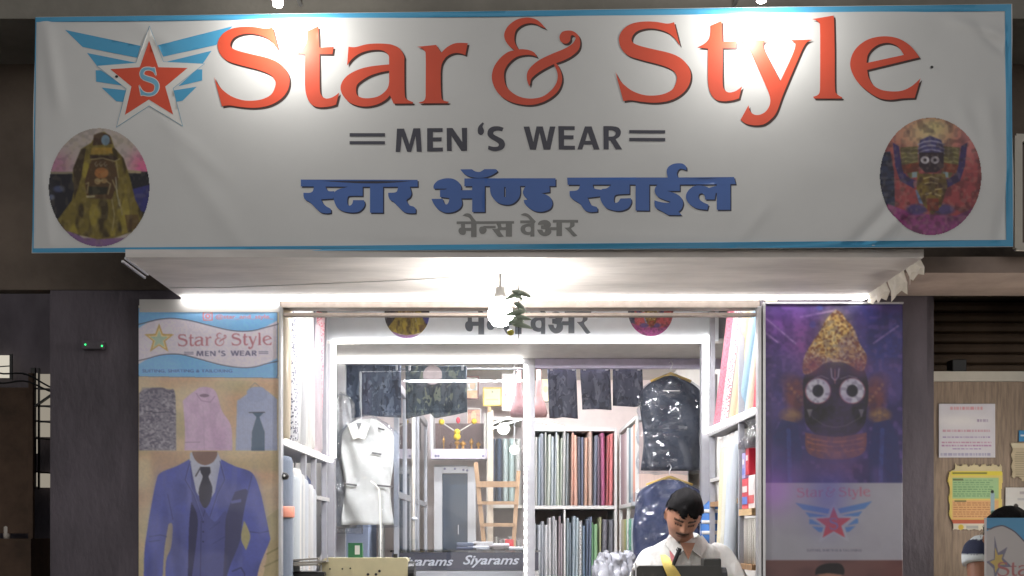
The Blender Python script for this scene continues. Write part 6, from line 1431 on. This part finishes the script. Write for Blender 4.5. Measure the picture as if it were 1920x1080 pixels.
M_skin = pmat('skin', (0, 0, 0), .5, var=.05, scale=30, attr=True, spec=.4)
M_hair = pmat('black hair', (17, 15, 17), .75, var=.4, scale=40, stretch=(4, 1, 4), bump=.004, bscale=90, spec=.2)
SK = lin((184, 134, 110)); 
def man():
    D = 5.03; hc = W(1281, 968, D); hm = Matrix.Translation(hc) @ Matrix.Rotation(R(7), 4, 'Y') @ Matrix.Rotation(R(34), 4, 'X') @ Matrix.Diagonal((1.0, 1.0, 1.06, 1))
    base = thing('person', 'man in a white collared shirt bent over the black sewing machine', 'person', (0.86, 5.3, 0.42))
    nb = Vector((0.855, 5.15, 1.40)); ch = hm @ Vector((0, 0.03, -0.07))
    sL, sR = Vector((0.695, 5.16, 1.372)), Vector((1.03, 5.16, 1.39))
    eL, eR = Vector((0.585, 5.06, 1.16)), Vector((1.155, 5.06, 1.165)); wL, wR = Vector((0.74, 4.90, 1.185)), Vector((0.99, 4.90, 1.185))
    torso = MB().loft([(0.86, 5.30, 0.86, .16, .11), (0.86, 5.27, 1.0, .155, .105), (0.86, 5.22, 1.2, .175, .115), (0.86, 5.18, 1.34, .185, .105), (0.858, 5.16, 1.42, .14, .08), (0.856, 5.15, 1.46, .07, .06)], 28)
    neck = limb([nb+Vector((0, 0.02, -0.05)), nb+Vector((0, 0, 0.03)), ch], [0.075, 0.058, 0.056], 18)
    parts = [xform(head_mb(), hm), neck, torso, limb([sL, eL, wL], [.055, .042, .028]), limb([sR, eR, wR], [.055, .042, .028])]
    for s in (-1, 1): parts.append(limb([(0.86+s*.09, 5.30, 0.90), (0.86+s*.13, 4.98, 0.93), (0.86+s*.12, 5.02, 0.50), (0.86+s*.12, 4.92, 0.45)], [.085, .06, .042, .03]))
    parts += hand(wL, (0.5, -0.7, -0.05), 1) + hand(wR, (-0.5, -0.7, -0.05), -1)
    me = remesh(parts, 0.0048, 'body'); inv = hm.inverted()
    def colr(co):
        M4 = np.array(inv); q_ = co@M4[:3, :3].T+M4[:3, 3]; x, y, z = q_.T; c = np.tile(SK, (len(co), 1)); f = (y < -0.03) & (np.abs(z) < .14) & (np.abs(x) < .1)
        def put(mask, k, a=1.0):
            c[mask] = c[mask]*(1-a)+lin(k)*a
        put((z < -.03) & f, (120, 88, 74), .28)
        for s in (-1, 1):
            put(f & (np.abs(x-s*.031) < .021) & (np.abs(z-.0265+.10*np.abs(np.abs(x)-.03)) < .0055), (34, 26, 24), .9)
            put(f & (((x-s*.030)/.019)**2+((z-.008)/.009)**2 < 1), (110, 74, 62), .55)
            put(f & (np.abs(x-s*.030) < .016) & (np.abs(z-.004) < .0032), (24, 18, 18), .95)
            put(f & (((x-s*.012)/.006)**2+((z+.030)/.004)**2 < 1), (60, 36, 30), .8)
        put(f & (np.abs(x) < .031) & (np.abs(z+.043-.12*np.abs(x)*0) < .0062+.003*(np.abs(x) < .012)), (36, 27, 26), .88)
        put(f & (np.abs(x) < .022) & (np.abs(z+.057) < .0065), (132, 78, 70), .7); put(f & (np.abs(x) < .02) & (np.abs(z+.0565) < .0018), (60, 34, 32), .8)
        return c
    paint_verts(me, colr); link('body', me, M_skin, base, True)
    def cond(p):
        if p.y < -0.045: return p.z > 0.052+0.007*math.sin(p.x*130+1)+0.004*math.sin(p.x*310)-0.10*p.x
        if p.y < 0.0: return p.z > 0.030-(-p.y-0.0)*-0.6
        return p.z > -0.045-0.15*p.y
    hair_mesh(hm, cond).build('hair', M_hair, base, True)
    # shirt
    k = 0.016
    st = MB().loft([(0.86, 5.29, 0.88, .185, .135), (0.86, 5.26, 1.05, .185, .135), (0.86, 5.22, 1.2, .205, .14), (0.86, 5.175, 1.34, .215, .125), (0.858, 5.16, 1.415, .185, .10), (0.857, 5.155, 1.45, .125, .085), (0.856, 5.15, 1.472, .085, .072), (0.856, 5.145, 1.48, .07, .064)], 36, lambda p, t_, u: p+Vector((.004*math.sin(6*t_+8*u), .006*math.sin(7*t_-14*u), 0)))
    sh_ = remesh([st, limb([sL+Vector((0.03, 0, .0)), sL, eL, wL.lerp(eL, .15)], [.066, .066, .056, .046], 20), limb([sR-Vector((0.03, 0, 0)), sR, eR, wR.lerp(eR, .15)], [.066, .067, .056, .046], 20)], 0.008, 'shirt')
    m_shirt = pmat('cotton shirt', (212, 210, 206), .8, var=.05, bump=.03, bscale=7, stretch=(1.6, 1, .7))
    so_ = link('shirt', sh_, m_shirt, base, True)
    # collar: band round the neck with two points
    cm_ = MB(); n = 26; vs = []
    for i in range(n+1):
        a = R(-68)+R(316)*i/n-R(90)+R(90)*0; th = R(-90)+R(26)+(2*math.pi-R(52))*i/n
        u = abs(i/n-.5)*2; x = math.cos(th); y_ = math.sin(th)
        vs += [(0.856+x*.070, 5.140+y_*.064, 1.460-0.030*u**2), (0.856+x*.068, 5.138+y_*.066, 1.507-0.030*u**2), (0.856+x*.090, 5.134+y_*.088, 1.475-0.042*u**3-0.028*max(0, u-.8)*5)]
    cm_.add(vs, [(3*i+j, 3*i+3+j, 3*i+4+j, 3*i+1+j) for i in range(n) for j in (0, 1)])
    co_ = cm_.build('collar', m_shirt, so_, True); s_ = co_.modifiers.new('thick', 'SOLIDIFY'); s_.thickness = .003
    for s in (-1, 1):
        fl = MB().add([(0.856+s*.076, 5.095, 1.492), (0.857+s*.012, 5.050, 1.424), (0.857+s*.060, 5.030, 1.386), (0.856+s*.104, 5.085, 1.452)], [(0, 1, 2, 3)]).build('collar_point', m_shirt, so_); s_ = fl.modifiers.new('thick', 'SOLIDIFY'); s_.thickness = .004
    nk_ = MB().add([(0.822, 5.050, 1.455), (0.892, 5.050, 1.455), (0.858, 5.040, 1.375)], [(0, 1, 2)]).build('neckline', pmat('neck skin', (176, 124, 98), .5), base); s_ = nk_.modifiers.new('thick', 'SOLIDIFY'); s_.thickness = .003
    pk = MB().obox((0.857, 5.035, 1.36), (0.86, 5.055, 1.15), 0.028, 0.006, up=(0, 1, 0)).build('placket', m_shirt, so_)
    for z in (1.33, 1.25): MB().ball((0.858, 5.03+(1.36-z)*.1, z), (.005, .003, .005), 8, 6).build('button', M_white, so_)
    return base
man()
tp = thing('measuring_tape', 'pink measuring tape hanging round the seated man\'s neck', 'measuring tape', (0.80, 5.04, 1.3))
pts = [Vector((0.800, 5.17, 1.452)), Vector((0.785, 5.10, 1.445)), Vector((0.782, 5.055, 1.41)), Vector((0.786, 5.030, 1.36)), Vector((0.794, 5.030, 1.28)), Vector((0.80, 5.05, 1.18))]
m = MB(); vs = []
for p in pts: vs += [p+Vector((-.009, 0, 0)), p+Vector((.009, 0, 0))]
m.add(vs, [(2*i, 2*i+1, 2*i+3, 2*i+2) for i in range(len(pts)-1)]); o = m.build('ribbon', pmat('pink tape', (196, 120, 122), .5), tp); s_ = o.modifiers.new('thick', 'SOLIDIFY'); s_.thickness = .002
yt = thing('yellow_cloth', 'strip of yellow cloth hanging over the black sewing machine', 'cloth', W(1262, 1095, 4.80))
m = MB(); vs = []
for i, (x, y, w, d) in enumerate(((1243, 1041, 5, 4.90), (1247, 1046, 8, 4.86), (1252, 1058, 10, 4.83), (1260, 1072, 12, 4.83), (1268, 1088, 13, 4.83), (1276, 1110, 14, 4.83))):
    p = W(x, y, d); w = w/F*d; vs += [p+Vector((-w, 0.0, 0)), p+Vector((-w*.3, -.010, 0)), p+Vector((w*.4, .004, 0)), p+Vector((w, -.006, 0))]
m.add(vs, [(4*i+j, 4*i+j+1, 4*i+j+5, 4*i+j+4) for i in range(5) for j in range(3)]); o = m.build('fabric', pmat('yellow cotton', (226, 200, 112), .7), yt, True); s_ = o.modifiers.new('thick', 'SOLIDIFY'); s_.thickness = .003

def carrier():
    D = 4.25; base = thing('person', 'person in a navy and white striped T-shirt behind the small sign board', 'person', (2.0, D, 0.0))
    hc = W(1890, 1010, D); hc.y += .02; hm = Matrix.Translation(hc) @ Matrix.Rotation(R(10), 4, 'Z') @ Matrix.Rotation(R(30), 4, 'X')
    cx = hc.x+0.09
    sL, sR = Vector((cx-0.165, D+.08, 1.425)), Vector((cx+0.165, D+.08, 1.40)); eL, eR = Vector((cx-0.20, D+.0, 1.18)), Vector((cx+0.215, D+.03, 1.14)); wL, wR = Vector((cx-.17, D-.14, 1.02)), Vector((cx+.17, D-.14, 1.02))
    torso = MB().loft([(cx, D+.14, .82, .155, .11), (cx, D+.13, 1.0, .15, .105), (cx, D+.11, 1.22, .17, .11), (cx, D+.09, 1.36, .17, .1), (cx, D+.08, 1.43, .10, .07), (cx, D+.07, 1.46, .06, .055)], 24)
    parts = [xform(head_mb(), hm), limb([(cx, D+.08, 1.40), (cx, D+.06, 1.46), hm @ Vector((0, .03, -.06))], [.07, .056, .054]), torso, limb([sL, eL, wL], [.055, .042, .028]), limb([sR, eR, wR], [.055, .042, .028])]
    for s in (-1, 1): parts.append(limb([(cx+s*.085, D+.14, .86), (cx+s*.09, D+.12, .46), (cx+s*.09, D+.15, .06), (cx+s*.09, D+.02, .035)], [.085, .058, .042, .034]))
    parts += hand(wL, (0.3, -.6, 0), 1)+hand(wR, (-0.3, -.6, 0), -1)
    me = remesh(parts, .006, 'body'); paint_verts(me, lambda co: np.tile(lin((150, 106, 84)), (len(co), 1))); link('body', me, M_skin, base, True)
    hair_mesh(hm, lambda p: p.z > (0.055 if p.y < -.04 else .0 if p.y < 0.02 else -.06), seed=5).build('hair', M_hair, base, True)
    tee = remesh([MB().loft([(cx, D+.14, .80, .175, .13), (cx, D+.13, 1.0, .172, .125), (cx, D+.11, 1.22, .19, .13), (cx, D+.09, 1.36, .19, .118), (cx, D+.08, 1.435, .115, .085), (cx, D+.072, 1.452, .085, .07)], 30),
        limb([sL+Vector((.03, 0, 0)), sL, sL.lerp(eL, .22)], [.07, .072, .070], 18), limb([sR-Vector((.03, 0, 0)), sR, sR.lerp(eR, .8)], [.07, .072, .066], 18)], .008, 't_shirt')
    def stripes(co):
        z = co[:, 2]; k = ((z*1000-1376) % 150) < 70; c = np.tile(lin((214, 220, 220)), (len(co), 1)); c[(z < 1.475) & (z > 1.415)] = lin((38, 44, 70)); c[(z < 1.34) & (z > 1.26)] = lin((38, 44, 70)); c[(z < 1.12) & (z > 1.02)] = lin((38, 44, 70)); return c
    paint_verts(tee, stripes); link('t_shirt', tee, pmat('jersey cloth', (0, 0, 0), .8, attr=True, var=.06, bump=.004, bscale=20), base, True)
    MB().loft([(cx, D+.14, .60, .175, .13), (cx, D+.14, .86, .165, .12)], 24).build('trousers', pmat('dark trousers', (50, 50, 58), .8), base, True)
carrier()
# small sign board carried in front of that person
p = Paint(1850, 971, 2120, 1290, .8, base=(214, 206, 204))
o_, s_ = (1820, 930), 7.2
p.fill([outline('200,0c 2300,0c 2300,1500c 2000,1200 1500,1200 1100,1000 900,800 720,610 600,490 500,430 430,405 340,420 270,450 200,490c', o_, s_)], (104, 172, 216))
w_ = outline('200,490 270,450 340,420 430,405 500,430 600,490 720,610 900,800 1100,1000', o_, s_)[:-5]; p.line(w_, 2.2, (110, 100, 116))
def zz(t): return [(o_[0]+float(a.split(',')[0])/s_, o_[1]+float(a.split(',')[1])/s_) for a in t.split()]
p.fill([zz('325,540 375,770 500,690 445,840 560,960 400,960 330,1140 310,980 215,890 320,850')], (146, 140, 160)); p.fill([zz('335,700 372,800 440,790 420,850 470,930 395,930 335,1040 325,940 260,890 330,860')], (226, 196, 120))
to = (1820+360/s_, 930+870/s_, 1820+360/s_+215, 930+870/s_+36); p.fill(xf(STAR, STAR_BB, to), (200, 128, 128), holes=xf(STAR_H, STAR_BB, to))
to = (1905, 1098, 2080, 1112); p.fill(xf(MENS, MENS_BB, to), (92, 88, 122), holes=xf(MENS_H, MENS_BB, to))
bo = thing('sign_board', 'small white and blue Star & Style board at the lower right corner', 'sign', W(1990, 1290, 4.0))
DSB = 4.0
link('printed_face', p.mesh('printed_face', plane_pos(DSB-.012), None, 1.0), m_post, bo, True)
MB().box(tuple(W(1850, 1290, DSB)), tuple(W(2120, 971, DSB)+Vector((0, .02, 0)))).build('panel', M_white, bo)
for x in (1880, 2090): MB().box(tuple(W(x, 1290, DSB)+Vector((0, .0, 0))), tuple(W(x+12, 1290, DSB)+Vector((0, .02, -(W(0, 1290, DSB).z-.01))))).build('leg', M_alu, bo)
